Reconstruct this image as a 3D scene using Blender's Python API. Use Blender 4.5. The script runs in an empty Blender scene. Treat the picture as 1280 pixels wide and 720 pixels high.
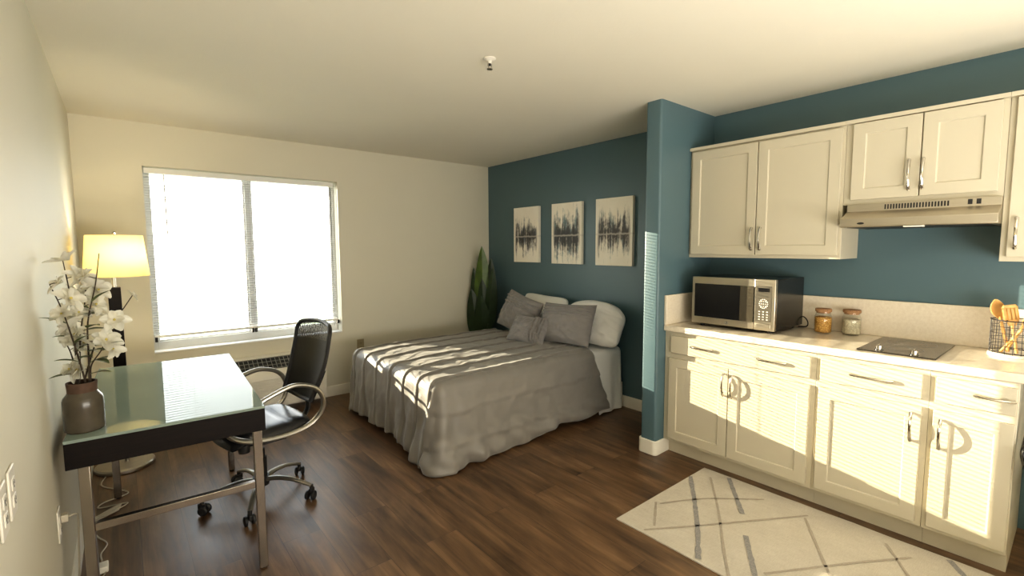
import bpy, bmesh, math, random
from mathutils import Vector, Matrix, noise

scene = bpy.context.scene
COL = bpy.context.collection
PI = math.pi
rnd = random.Random(7)


# ------------------------------------------------------------------ helpers
def lin(c):
    return c / 12.92 if c <= 0.04045 else ((c + 0.055) / 1.055) ** 2.4


def S(r, g, b):
    return (lin(r / 255), lin(g / 255), lin(b / 255), 1.0)


class NT:
    """tiny node-tree writer"""
    def __init__(self, name):
        self.m = bpy.data.materials.new(name)
        self.m.use_nodes = True
        self.t = self.m.node_tree
        self.t.nodes.clear()
        self.out = self.t.nodes.new('ShaderNodeOutputMaterial')

    def n(self, typ, **kw):
        nd = self.t.nodes.new(typ)
        for k, v in kw.items():
            if k.startswith('i_'):
                key = k[2:]
                key = int(key) if key.isdigit() else key.replace('_', ' ')
                self.link(v, nd.inputs[key])
            else:
                setattr(nd, k, v)
        return nd

    def link(self, v, sock):
        if isinstance(v, bpy.types.NodeSocket):
            self.t.links.new(v, sock)
        elif isinstance(v, bpy.types.Node):
            self.t.links.new(v.outputs[0], sock)
        else:
            sock.default_value = v

    def math(self, op, a, b=None, c=None, clamp=False):
        nd = self.t.nodes.new('ShaderNodeMath')
        nd.operation = op
        nd.use_clamp = clamp
        self.link(a, nd.inputs[0])
        if b is not None:
            self.link(b, nd.inputs[1])
        if c is not None:
            self.link(c, nd.inputs[2])
        return nd.outputs[0]

    def mix(self, f, a, b, blend='MIX'):
        nd = self.t.nodes.new('ShaderNodeMix')
        nd.data_type = 'RGBA'
        nd.blend_type = blend
        self.link(f, nd.inputs[0])
        self.link(a, nd.inputs[6])
        self.link(b, nd.inputs[7])
        return nd.outputs[2]

    def coord(self, kind='Object', scale=(1, 1, 1), loc=(0, 0, 0), rot=(0, 0, 0)):
        tc = self.t.nodes.new('ShaderNodeTexCoord')
        mp = self.t.nodes.new('ShaderNodeMapping')
        self.t.links.new(tc.outputs[kind], mp.inputs[0])
        mp.inputs['Scale'].default_value = scale
        mp.inputs['Location'].default_value = loc
        mp.inputs['Rotation'].default_value = rot
        return mp.outputs[0]

    def noise(self, vec, scale=5.0, detail=4.0, rough=0.5, dist=0.0):
        nd = self.t.nodes.new('ShaderNodeTexNoise')
        self.link(vec, nd.inputs['Vector'])
        nd.inputs['Scale'].default_value = scale
        nd.inputs['Detail'].default_value = detail
        nd.inputs['Roughness'].default_value = rough
        nd.inputs['Distortion'].default_value = dist
        return nd.outputs[0]

    def ramp(self, fac, stops):
        nd = self.t.nodes.new('ShaderNodeValToRGB')
        self.link(fac, nd.inputs[0])
        cr = nd.color_ramp
        while len(cr.elements) < len(stops):
            cr.elements.new(0.5)
        for e, (p, c) in zip(cr.elements, stops):
            e.position = p
            e.color = c
        return nd.outputs[0]

    def bump(self, h, strength=0.2, dist=0.01):
        nd = self.t.nodes.new('ShaderNodeBump')
        nd.inputs['Strength'].default_value = strength
        nd.inputs['Distance'].default_value = dist
        self.link(h, nd.inputs['Height'])
        return nd.outputs[0]

    def bsdf(self, color, rough=0.5, metal=0.0, normal=None, **kw):
        nd = self.t.nodes.new('ShaderNodeBsdfPrincipled')
        self.link(color, nd.inputs['Base Color'])
        self.link(rough, nd.inputs['Roughness'])
        self.link(metal, nd.inputs['Metallic'])
        if normal is not None:
            self.link(normal, nd.inputs['Normal'])
        for k, v in kw.items():
            self.link(v, nd.inputs[k.replace('_', ' ')])
        return nd.outputs[0]

    def done(self, shader):
        self.t.links.new(shader, self.out.inputs[0])
        return self.m


def simple(name, col, rough=0.5, metal=0.0, var=0.06, vscale=6.0, bump=0.0, bscale=200.0, **kw):
    t = NT(name)
    v = t.coord()
    n = t.noise(v, vscale, 3)
    dark = tuple(c * (1 - var) for c in col[:3]) + (1,)
    lite = tuple(min(1, c * (1 + var)) for c in col[:3]) + (1,)
    c = t.ramp(n, [(0.3, dark), (0.7, lite)])
    nm = None
    if bump:
        nm = t.bump(t.noise(v, bscale, 2), bump, 0.002)
    return t.done(t.bsdf(c, rough, metal, nm, **kw))


class B:
    def __init__(self):
        self.bm = bmesh.new()

    def face(self, vs, mi=0):
        try:
            f = self.bm.faces.new(vs)
            f.material_index = mi
            return f
        except ValueError:
            return None

    def poly(self, pts, mi=0):
        return self.face([self.bm.verts.new(p) for p in pts], mi)

    def box(self, x0, x1, y0, y1, z0, z1, mi=0):
        v = [self.bm.verts.new(p) for p in ((x0, y0, z0), (x1, y0, z0), (x1, y1, z0), (x0, y1, z0),
                                            (x0, y0, z1), (x1, y0, z1), (x1, y1, z1), (x0, y1, z1))]
        for q in ((0, 3, 2, 1), (4, 5, 6, 7), (0, 1, 5, 4), (1, 2, 6, 5), (2, 3, 7, 6), (3, 0, 4, 7)):
            self.face([v[i] for i in q], mi)
        return self

    def mbox(self, M, sx, sy, sz, mi=0):
        b0 = len(self.bm.verts)
        self.box(-sx / 2, sx / 2, -sy / 2, sy / 2, -sz / 2, sz / 2, mi)
        self.bm.verts.ensure_lookup_table()
        for v in list(self.bm.verts)[b0:]:
            v.co = M @ v.co
        return self

    def prism(self, pts, axis, a0, a1, mi=0):
        """2-D outline extruded along axis; pts in the two other axes in xyz order"""
        def P(p, a):
            if axis == 'x':
                return (a, p[0], p[1])
            if axis == 'y':
                return (p[0], a, p[1])
            return (p[0], p[1], a)
        l0 = [self.bm.verts.new(P(p, a0)) for p in pts]
        l1 = [self.bm.verts.new(P(p, a1)) for p in pts]
        n = len(pts)
        for i in range(n):
            self.face([l0[i], l0[(i + 1) % n], l1[(i + 1) % n], l1[i]], mi)
        self.face(l0[::-1], mi)
        self.face(l1, mi)
        return self

    def tube(self, pts, r, n=10, closed=False, mi=0, flat=1.0, caps=True):
        pts = [Vector(p) for p in pts]
        m = len(pts)
        rs = r if isinstance(r, (list, tuple)) else [r] * m
        tang = []
        for i in range(m):
            if closed:
                d = pts[(i + 1) % m] - pts[i - 1]
            else:
                d = pts[min(i + 1, m - 1)] - pts[max(i - 1, 0)]
            tang.append(d.normalized())
        up = Vector((0, 0, 1))
        if abs(tang[0].dot(up)) > 0.9:
            up = Vector((1, 0, 0))
        nrm = (up - tang[0] * up.dot(tang[0])).normalized()
        rings = []
        for i in range(m):
            nrm = (nrm - tang[i] * nrm.dot(tang[i]))
            if nrm.length < 1e-6:
                nrm = tang[i].orthogonal()
            nrm.normalize()
            bn = tang[i].cross(nrm)
            off = PI / n if n == 4 else 0
            rings.append([self.bm.verts.new(pts[i] + (nrm * math.cos(2 * PI * k / n + off) * flat + bn * math.sin(2 * PI * k / n + off)) * rs[i]) for k in range(n)])
        for i in range(m if closed else m - 1):
            a, b = rings[i], rings[(i + 1) % m]
            for k in range(n):
                self.face([a[k], a[(k + 1) % n], b[(k + 1) % n], b[k]], mi)
        if not closed and caps:
            self.face(rings[0][::-1], mi)
            self.face(rings[-1], mi)
        return self

    def lathe(self, prof, c=(0, 0, 0), n=32, mi=0, axis='z', sx=1, sy=1):
        c = Vector(c)
        rings = []
        for r, z in prof:
            row = []
            if r < 1e-6:
                p = Vector((0, 0, z))
                row = [p]
            else:
                row = [Vector((r * math.cos(2 * PI * k / n) * sx, r * math.sin(2 * PI * k / n) * sy, z)) for k in range(n)]
            if axis == 'x':
                row = [Vector((p.z, p.x, p.y)) for p in row]
            elif axis == 'y':
                row = [Vector((p.y, p.z, p.x)) for p in row]
            rings.append([self.bm.verts.new(c + p) for p in row])
        for a, b in zip(rings, rings[1:]):
            if len(a) == 1 and len(b) == 1:
                continue
            for k in range(n):
                if len(a) == 1:
                    self.face([a[0], b[k], b[(k + 1) % n]], mi)
                elif len(b) == 1:
                    self.face([a[k], b[0], a[(k + 1) % n]], mi)
                else:
                    self.face([a[k], a[(k + 1) % n], b[(k + 1) % n], b[k]], mi)
        return self

    def grid(self, nx, ny, fn, mi=0, flip=False):
        g = [[self.bm.verts.new(fn(i / nx, j / ny)) for j in range(ny + 1)] for i in range(nx + 1)]
        for i in range(nx):
            for j in range(ny):
                q = [g[i][j], g[i + 1][j], g[i + 1][j + 1], g[i][j + 1]]
                self.face(q[::-1] if flip else q, mi)
        return g


def obj(name, b, m, parent=None, bevel=0.0, seg=2, recalc=True, sub=0, angle=35, flat=False):
    bm = b.bm
    bmesh.ops.remove_doubles(bm, verts=bm.verts, dist=1e-6)
    if recalc:
        bmesh.ops.recalc_face_normals(bm, faces=bm.faces)
    off = Vector((0, 0, 0))
    p = parent
    while p is not None:
        off += p.location
        p = p.parent
    if off.length:
        for v in bm.verts:
            v.co -= off
    me = bpy.data.meshes.new(name)
    bm.to_mesh(me)
    bm.free()
    for x in (m if isinstance(m, (list, tuple)) else [m]):
        me.materials.append(x)
    if not flat:
        for f in me.polygons:
            f.use_smooth = True
        me.set_sharp_from_angle(angle=math.radians(angle))
    o = bpy.data.objects.new(name, me)
    COL.objects.link(o)
    if parent is not None:
        o.parent = parent
    if bevel:
        md = o.modifiers.new('bevel', 'BEVEL')
        md.width = bevel
        md.segments = seg
        md.limit_method = 'ANGLE'
        md.angle_limit = math.radians(40)
    if sub:
        md = o.modifiers.new('sub', 'SUBSURF')
        md.levels = md.render_levels = sub
    return o


def thing(name, label, cat, loc=(0, 0, 0), group=None):
    o = bpy.data.objects.new(name, None)
    o.empty_display_size = 0.05
    COL.objects.link(o)
    o.location = loc
    return tag(o, label, cat, group)


def tag(o, label, cat, group=None, kind=None):
    o['label'] = label
    o['category'] = cat
    if group:
        o['group'] = group
    if kind:
        o['kind'] = kind
    return o


def struct(name, b, m, parent=None, **kw):
    o = obj(name, b, m, parent, **kw)
    o['kind'] = 'structure'
    return o


def dup(root, loc, rotz=0.0, label=None):
    r = root.copy()
    COL.objects.link(r)
    r.location = loc
    r.rotation_euler = (0, 0, rotz)
    if label:
        r['label'] = label
    for ch in list(root.children):
        c = ch.copy()
        COL.objects.link(c)
        c.parent = r
        for g in list(ch.children):
            d = g.copy()
            COL.objects.link(d)
            d.parent = c
    return r


def smooth(a, b, x):
    t = max(0.0, min(1.0, (x - a) / (b - a)))
    return t * t * (3 - 2 * t)


def catmull(pts, k=8, closed=False):
    P = [Vector(p) for p in pts]
    out = []
    n = len(P)
    for i in range(n if closed else n - 1):
        if closed:
            a, b, c, d = P[i - 1], P[i], P[(i + 1) % n], P[(i + 2) % n]
        else:
            a, b, c, d = P[max(i - 1, 0)], P[i], P[i + 1], P[min(i + 2, n - 1)]
        for j in range(k):
            t = j / k
            out.append(0.5 * ((2 * b) + (c - a) * t + (2 * a - 5 * b + 4 * c - d) * t * t + (3 * b - a - 3 * c + d) * t ** 3))
    if not closed:
        out.append(P[-1])
    return out


# ------------------------------------------------------------------ materials
def m_wood_floor():
    t = NT('plank_floor')
    tc = t.n('ShaderNodeTexCoord').outputs['Object']
    sp = t.n('ShaderNodeSeparateXYZ', i_0=tc)
    uv = t.n('ShaderNodeCombineXYZ', i_0=sp.outputs[1], i_1=sp.outputs[0])
    br = t.n('ShaderNodeTexBrick', offset=0.37, offset_frequency=2)
    t.link(uv.outputs[0], br.inputs['Vector'])
    br.inputs['Scale'].default_value = 1.0
    br.inputs['Brick Width'].default_value = 1.22
    br.inputs['Row Height'].default_value = 0.18
    br.inputs['Mortar Size'].default_value = 0.0012
    br.inputs['Mortar Smooth'].default_value = 0.3
    br.inputs['Bias'].default_value = 0.0
    br.inputs['Color1'].default_value = (0, 0, 0, 1)
    br.inputs['Color2'].default_value = (1, 1, 1, 1)
    br.inputs['Mortar'].default_value = (0.5, 0.5, 0.5, 1)
    rndp = t.n('ShaderNodeSeparateColor', i_0=br.outputs[0]).outputs[0]
    shift = t.math('MULTIPLY', rndp, 37.0)
    v = t.n('ShaderNodeCombineXYZ', i_0=t.math('MULTIPLY', sp.outputs[0], 22.0), i_1=t.math('MULTIPLY', sp.outputs[1], 1.6), i_2=shift)
    g1 = t.noise(v.outputs[0], 1.0, 7, 0.62, 0.6)
    v2 = t.n('ShaderNodeCombineXYZ', i_0=t.math('MULTIPLY', sp.outputs[0], 6.0), i_1=t.math('MULTIPLY', sp.outputs[1], 1.3), i_2=shift)
    g2 = t.noise(v2.outputs[0], 1.0, 4, 0.55, 0.8)
    v3 = t.n('ShaderNodeCombineXYZ', i_0=t.math('MULTIPLY', sp.outputs[0], 120.0), i_1=t.math('MULTIPLY', sp.outputs[1], 3.0), i_2=shift)
    g3 = t.noise(v3.outputs[0], 1.0, 3, 0.6)
    k = t.math('ADD', t.math('MULTIPLY', g1, 0.5), t.math('MULTIPLY', g2, 0.5))
    c = t.ramp(k, [(0.32, S(52, 39, 29)), (0.43, S(98, 75, 55)), (0.55, S(133, 104, 76)), (0.68, S(168, 137, 103))])
    c = t.mix(t.math('MULTIPLY', g3, 0.45), c, S(60, 40, 28))
    c = t.mix(t.math('MULTIPLY', rndp, 0.40), c, t.mix(1.0, c, (0.55, 0.53, 0.52, 1), 'MULTIPLY'))
    c = t.mix(t.math('MULTIPLY', br.outputs['Fac'], 0.75), c, S(30, 20, 14))
    rough = t.math('ADD', 0.26, t.math('MULTIPLY', g1, 0.18))
    h = t.math('SUBTRACT', t.math('MULTIPLY', g3, 0.3), br.outputs['Fac'])
    return t.done(t.bsdf(c, rough, 0.0, t.bump(h, 0.25, 0.0015), Specular_IOR_Level=0.62))


def m_paint(name, col, rough=0.55, tex=0.12):
    t = NT(name)
    v = t.coord()
    n = t.noise(v, 1.3, 3)
    c = t.ramp(n, [(0.3, tuple(x * 0.97 for x in col[:3]) + (1,)), (0.7, col)])
    return t.done(t.bsdf(c, rough, 0, t.bump(t.noise(v, 90, 3, 0.6), tex, 0.003)))


def m_fabric(name, col, col2, scale=900, rough=0.9, bump=0.15):
    t = NT(name)
    v = t.coord()
    n = t.noise(v, 7, 4, 0.6)
    w = t.noise(v, scale, 1, 0.5)
    c = t.mix(n, col, col2)
    c = t.mix(t.math('MULTIPLY', w, 0.25), c, tuple(x * 0.7 for x in col[:3]) + (1,))
    return t.done(t.bsdf(c, rough, 0, t.bump(w, bump, 0.001), Sheen_Weight=0.25))


def m_brushed(name, col, rough=0.3, stretch=(1, 1, 60)):
    t = NT(name)
    v = t.coord(scale=stretch)
    n = t.noise(v, 12, 4, 0.7)
    c = t.ramp(n, [(0.25, tuple(x * 0.82 for x in col[:3]) + (1,)), (0.75, col)])
    return t.done(t.bsdf(c, t.math('ADD', rough - 0.06, t.math('MULTIPLY', n, 0.12)), 1.0))


def m_glass(name, tint=(1, 1, 1, 1), ior=1.45, refl=1.0, rough=0.0):
    t = NT(name)
    tr = t.n('ShaderNodeBsdfTransparent', i_Color=tint)
    gl = t.n('ShaderNodeBsdfGlossy', i_Roughness=rough)
    lw = t.n('ShaderNodeLayerWeight', i_Blend=0.5)
    f0 = ((ior - 1) / (ior + 1)) ** 2
    fr = t.n('ShaderNodeMath', operation='MULTIPLY_ADD', i_0=t.math('POWER', lw.outputs[1], 4.0), i_1=0.7, i_2=f0)
    # faint streaks so the pane is a procedural surface
    f = t.math('MULTIPLY', fr.outputs[0], t.math('ADD', refl * 0.95, t.math('MULTIPLY', t.noise(t.coord(), 3, 2), refl * 0.1)))
    mx = t.n('ShaderNodeMixShader', i_0=f, i_1=tr.outputs[0], i_2=gl.outputs[0])
    return t.done(mx.outputs[0])


def m_translucent(name, col, tcol, fac, rough=0.9):
    t = NT(name)
    n = t.noise(t.coord(), 300, 2)
    c = t.mix(t.math('MULTIPLY', n, 0.12), col, tuple(x * 0.8 for x in col[:3]) + (1,))
    d = t.n('ShaderNodeBsdfDiffuse', i_Color=c)
    tr = t.n('ShaderNodeBsdfTranslucent', i_Color=tcol)
    mx = t.n('ShaderNodeMixShader', i_0=fac, i_1=d.outputs[0], i_2=tr.outputs[0])
    return t.done(mx.outputs[0])


MW = {}
MW['floor'] = m_wood_floor()
MW['ceiling'] = m_paint('ceiling_paint', (0.80, 0.765, 0.665, 1), 0.8, 0.25)
MW['cream'] = m_paint('cream_wall_paint', (0.72, 0.69, 0.585, 1), 0.6, 0.10)
MW['teal'] = m_paint('teal_wall_paint', (0.098, 0.163, 0.192, 1), 0.38, 0.12)
MW['trim'] = m_paint('white_trim_paint', (0.80, 0.77, 0.69, 1), 0.35, 0.02)
MW['vinyl'] = m_paint('window_vinyl', (0.62, 0.62, 0.60, 1), 0.4, 0.02)
MW['sill'] = m_paint('sill_paint', (0.86, 0.85, 0.82, 1), 0.4, 0.02)
MW['pane'] = m_glass('window_glass', (0.97, 0.99, 0.98, 1), 1.4, 0.8)
MW['slat'] = m_translucent('blind_slat', (0.42, 0.41, 0.40, 1), (0.5, 0.5, 0.48, 1), 0.04)
MW['white_plastic'] = simple('white_plastic', (0.78, 0.75, 0.68, 1), 0.4)
MW['dark_plastic'] = simple('dark_plastic', (0.02, 0.02, 0.022, 1), 0.45)
MW['black_gloss'] = simple('black_enamel', (0.012, 0.012, 0.013, 1), 0.18)
MW['espresso'] = NT('espresso_wood')
_t = MW['espresso']
_n = _t.noise(_t.coord(scale=(2, 2, 40)), 4, 5, 0.6)
MW['espresso'] = _t.done(_t.bsdf(_t.ramp(_n, [(0.3, S(13, 9, 8)), (0.7, S(28, 19, 17))]), 0.5, Specular_IOR_Level=0.22))
_t = NT('frosted_desk_glass')
_d = _t.n('ShaderNodeBsdfDiffuse', i_Color=_t.mix(_t.noise(_t.coord(), 2, 2), S(134, 148, 142), S(146, 160, 153)))
_g = _t.n('ShaderNodeBsdfGlossy', i_Roughness=0.02, i_Color=(0.98, 1.0, 0.99, 1))
_f = _t.math('MULTIPLY', _t.n('ShaderNodeFresnel', i_IOR=1.5).outputs[0], 0.56)
MW['desk_glass'] = _t.done(_t.n('ShaderNodeMixShader', i_0=_f, i_1=_d.outputs[0], i_2=_g.outputs[0]).outputs[0])
MW['nickel'] = m_brushed('brushed_nickel', (0.56, 0.52, 0.46, 1), 0.32)
MW['chrome'] = simple('polished_chrome', (0.62, 0.59, 0.54, 1), 0.12, 1.0, 0.05)
MW['leg_metal'] = simple('satin_steel_leg', (0.40, 0.36, 0.32, 1), 0.24, 1.0, 0.08)
MW['gunmetal'] = simple('pewter_paint', (0.40, 0.385, 0.35, 1), 0.3, 0.85)
MW['steel'] = m_brushed('stainless_steel', (0.62, 0.57, 0.48, 1), 0.34, (1, 1, 80))
MW['cab'] = m_paint('cabinet_paint', (0.565, 0.52, 0.41, 1), 0.38, 0.015)
MW['counter'] = NT('cultured_stone_counter')
_t = MW['counter']
_n = _t.noise(_t.coord(), 60, 5, 0.7)
MW['counter'] = _t.done(_t.bsdf(_t.ramp(_n, [(0.3, (0.70, 0.62, 0.50, 1)), (0.7, (0.80, 0.73, 0.61, 1))]), 0.12, 0))
MW['comforter'] = m_fabric('grey_comforter', (0.225, 0.212, 0.197, 1), (0.265, 0.25, 0.236, 1), rough=0.45)
MW['sham'] = m_fabric('grey_sham', (0.225, 0.214, 0.212, 1), (0.265, 0.252, 0.248, 1))
MW['linen'] = m_fabric('white_linen', (0.82, 0.82, 0.81, 1), (0.87, 0.87, 0.86, 1))
MW['mattress'] = m_fabric('mattress_ticking', (0.66, 0.67, 0.68, 1), (0.72, 0.72, 0.72, 1))
MW['leather'] = simple('black_leather', (0.018, 0.018, 0.02, 1), 0.28, 0, 0.1, 8, 0.15, 120)
MW['leaf_dark'] = simple('palm_leaf', (0.020, 0.042, 0.014, 1), 0.4, 0, 0.35, 9, 0.1, 40)
MW['leaf_light'] = simple('young_palm_leaf', (0.075, 0.13, 0.022, 1), 0.4, 0, 0.3, 9)
MW['leaf'] = simple('magnolia_leaf', (0.075, 0.10, 0.028, 1), 0.4, 0, 0.3, 30)
MW['twig'] = simple('brown_twig', (0.055, 0.038, 0.025, 1), 0.7, 0, 0.3, 60)
MW['petal'] = m_translucent('white_petal', (0.82, 0.80, 0.72, 1), (0.80, 0.78, 0.68, 1), 0.35)
MW['stamen'] = simple('yellow_stamen', (0.62, 0.52, 0.16, 1), 0.7)
MW['glaze'] = simple('grey_brown_glaze', (0.088, 0.074, 0.055, 1), 0.22, 0, 0.15, 14)
MW['bare_clay'] = simple('bare_clay', (0.095, 0.056, 0.038, 1), 0.8, 0, 0.2, 40, 0.2, 200)
MW['shade'] = m_translucent('lamp_shade_linen', (0.84, 0.78, 0.56, 1), (0.90, 0.82, 0.56, 1), 0.55)
MW['wood_tool'] = simple('beech_utensil', (0.60, 0.36, 0.13, 1), 0.5, 0, 0.2, 25)
MW['cork'] = simple('cork_lid', (0.34, 0.19, 0.095, 1), 0.85, 0, 0.3, 150, 0.4, 300)
MW['jar_glass'] = m_glass('jar_glass', (0.97, 0.98, 0.96, 1), 1.5, 1.0, 0.02)
MW['granola'] = NT('granola')
_t = MW['granola']
_n = _t.n('ShaderNodeTexVoronoi', i_Vector=_t.coord(), i_Scale=110.0)
MW['granola'] = _t.done(_t.bsdf(_t.ramp(_n.outputs[0], [(0.05, (0.80, 0.52, 0.16, 1)), (0.6, (0.46, 0.24, 0.06, 1))]), 0.7, 0, _t.bump(_n.outputs[0], 0.6, 0.004)))
MW['oats'] = NT('pale_oats')
_t = MW['oats']
_n = _t.n('ShaderNodeTexVoronoi', i_Vector=_t.coord(), i_Scale=120.0)
MW['oats'] = _t.done(_t.bsdf(_t.ramp(_n.outputs[0], [(0.05, (0.75, 0.70, 0.56, 1)), (0.6, (0.48, 0.43, 0.32, 1))]), 0.7, 0, _t.bump(_n.outputs[0], 0.6, 0.004)))
MW['cooktop'] = simple('smoked_cooktop_glass', (0.030, 0.026, 0.022, 1), 0.08, 0, 0.03)
MW['wire'] = simple('black_wire', (0.02, 0.018, 0.018, 1), 0.45, 0.4)
MW['cord_white'] = simple('white_cord', (0.50, 0.46, 0.38, 1), 0.5)
MW['hedge'] = simple('hedge_leaves', (0.56, 0.62, 0.44, 1), 0.9, 0, 0.3, 12)
MW['lawn'] = simple('lawn', (0.62, 0.62, 0.52, 1), 0.9, 0, 0.2, 5)


def m_mesh_back():
    t = NT('chair_mesh_fabric')
    v = t.coord()
    w = t.n('ShaderNodeTexWave', i_Vector=v, i_Scale=26.0, i_Distortion=5.0, i_Detail_Scale=2.5, bands_direction='Y')
    z = t.n('ShaderNodeSeparateXYZ', i_0=v).outputs[2]
    up = t.math('MULTIPLY_ADD', z, 14.0, -12.2, clamp=True)
    f = t.ramp(w.outputs[1], [(0.45, (0.0, 0.0, 0.0, 1)), (0.75, (1, 1, 1, 1))])
    f = t.math('MULTIPLY', f, t.math('MULTIPLY_ADD', up, 0.62, 0.05))
    d = t.bsdf((0.014, 0.014, 0.015, 1), 0.55)
    tr = t.n('ShaderNodeBsdfTransparent')
    mx = t.n('ShaderNodeMixShader', i_0=f, i_1=d, i_2=tr.outputs[0])
    return t.done(mx.outputs[0])


MW['mesh'] = m_mesh_back()


def m_canvas(name, yc, zc, w, h, seed, dark, amp, teal):
    """abstract painted skyline with its reflection, in world metres"""
    t = NT(name)
    tc = t.n('ShaderNodeTexCoord').outputs['Object']
    sp = t.n('ShaderNodeSeparateXYZ', i_0=tc)
    u = t.math('DIVIDE', t.math('SUBTRACT', sp.outputs[1], yc), -w)      # -.5 .. .5, left to right
    v = t.math('DIVIDE', t.math('SUBTRACT', sp.outputs[2], zc - 0.02), h)
    av = t.math('ABSOLUTE', v)

    def vec(su, sv, sd):
        return t.n('ShaderNodeCombineXYZ', i_0=t.math('MULTIPLY', u, su), i_1=t.math('MULTIPLY', v, sv), i_2=sd).outputs[0]
    towers = t.noise(vec(8, 0.0, seed), 1.0, 2, 0.6)
    streak = t.noise(vec(17, 1.6, seed + 3.1), 1.0, 4, 0.65)
    dab = t.noise(vec(9, 7, seed + 9.7), 1.0, 5, 0.7)
    up = t.math('MULTIPLY', t.math('ADD', v, 0.5), 1.0, clamp=True)
    hgt = t.math('MULTIPLY', t.math('MULTIPLY_ADD', towers, 0.75, -0.15), amp)
    m = t.math('SUBTRACT', hgt, av)
    m = t.math('ADD', m, t.math('MULTIPLY', t.math('SUBTRACT', streak, 0.5), 0.80))
    m = t.math('ADD', m, t.math('MULTIPLY', t.math('SUBTRACT', dab, 0.5), 0.7))
    edge = t.math('SUBTRACT', 0.46, t.math('ABSOLUTE', u))
    mask = t.math('MULTIPLY', t.math('MULTIPLY_ADD', m, 4.5, 0.5, clamp=True), t.math('MULTIPLY', edge, 14.0, clamp=True))
    tone = t.noise(vec(10, 2.0, seed + 20), 1.0, 4, 0.7)
    tone = t.math('ADD', tone, t.math('MULTIPLY_ADD', av, 0.55, -0.10))
    ink = t.ramp(tone, [(0.40, dark), (0.52, S(66, 70, 80)), (0.60, teal), (0.74, S(168, 170, 164))])
    ground = t.mix(t.noise(vec(3, 3, seed + 30), 1.0, 4), S(238, 231, 216), S(248, 244, 234))
    c = t.mix(t.math('MULTIPLY', mask, 0.93), ground, ink)
    band = t.math('MULTIPLY', t.math('SUBTRACT', 0.02, t.math('ABSOLUTE', t.math('ADD', v, t.math('MULTIPLY', t.math('SUBTRACT', dab, 0.5), 0.05)))), 70.0, clamp=True)
    c = t.mix(t.math('MULTIPLY', band, 0.55), c, S(214, 208, 200))
    return t.done(t.bsdf(c, 0.7, 0, t.bump(streak, 0.2, 0.002)))


# ------------------------------------------------------------------ measures
XL, XR, YB, YF, H = -0.23, 3.485, 4.669, -2.3, 2.416
WX0, WX1, WZ0, WZ1 = 0.17, 1.661, 0.625, 2.092      # window opening
PX, PY0, PY1 = 2.794, 1.837, 1.957                  # partition

# ------------------------------------------------------------------ room shell
b = B(); b.box(XL, XR, YF, YB, -0.08, 0); struct('floor', b, MW['floor'])
b = B(); b.box(XL, XR, YF, YB, H, H + 0.1); struct('ceiling', b, MW['ceiling'])
b = B(); b.box(XL - 0.12, XL, YF, YB + 0.16, -0.08, H + 0.1); struct('wall_left', b, MW['cream'])
b = B(); b.box(XR, XR + 0.12, YF, YB + 0.16, -0.08, H + 0.1); struct('wall_right', b, MW['teal'])
b = B(); b.box(XL - .12, XR + .12, YF - 0.12, YF, -0.08, H + 0.1); struct('wall_front', b, MW['cream'])
b = B()
xs = [XL, WX0, WX1, XR]
zs = [-0.08, WZ0, WZ1, H + 0.1]
ring_f, ring_b = [], []
for yy in (YB, YB + 0.16):
    g = [[b.bm.verts.new((x, yy, z)) for z in zs] for x in xs]
    for i in range(3):
        for j in range(3):
            if (i, j) != (1, 1):
                b.face([g[i][j], g[i + 1][j], g[i + 1][j + 1], g[i][j + 1]])
    ring_f.append([g[1][1], g[2][1], g[2][2], g[1][2]])
for k in range(4):
    b.face([ring_f[0][k], ring_f[0][(k + 1) % 4], ring_f[1][(k + 1) % 4], ring_f[1][k]])
struct('wall_back', b, MW['cream'])

# partition with rounded corners on its free end
def rounded_end(x0, x1, y0, y1, r, n=6):
    pts = [(x1, y0), (x1, y1)]
    for k in range(n + 1):
        a = PI / 2 + (PI / 2) * k / n
        pts.append((x0 + r + r * math.cos(a), y1 - r + r * math.sin(a)))
    for k in range(n + 1):
        a = PI + (PI / 2) * k / n
        pts.append((x0 + r + r * math.cos(a), y0 + r + r * math.sin(a)))
    return pts
b = B(); b.prism(rounded_end(PX, XR, PY0, PY1, 0.018), 'z', 0, H)
struct('wall_partition', b, MW['teal'])

# baseboards
def base_profile_y(x0, x1, y, d):   # runs along x, sits at y, sticks out toward -y
    bb = B()
    bb.prism([(y, 0), (y, 0.1), (y - d * 0.5, 0.1), (y - d, 0.088), (y - d, 0)], 'x', x0, x1)
    return bb
struct('baseboard_back', base_profile_y(XL, XR, YB, 0.014), MW['trim'])
b = B(); b.prism([(XR, 0), (XR, 0.1), (XR - 0.007, 0.1), (XR - 0.014, 0.088), (XR - 0.014, 0)], 'y', PY1, YB)
struct('baseboard_right', b, MW['trim'])
b = B(); b.prism([(XL, 0), (XL, 0.1), (XL + 0.007, 0.1), (XL + 0.014, 0.088), (XL + 0.014, 0)], 'y', YF, YB)
struct('baseboard_left', b, MW['trim'])
b = B()
outer = rounded_end(PX - 0.014, XR - 0.001, PY0 - 0.014, PY1 + 0.014, 0.03)
outer[0] = (2.958, PY0 - 0.014)
outer.insert(0, (2.958, PY0 + 0.01))
outer.insert(0, (XR - 0.001, PY0 + 0.01))
b.prism(outer, 'z', 0, 0.1)
struct('baseboard_partition', b, MW['trim'], bevel=0.004)

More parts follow.
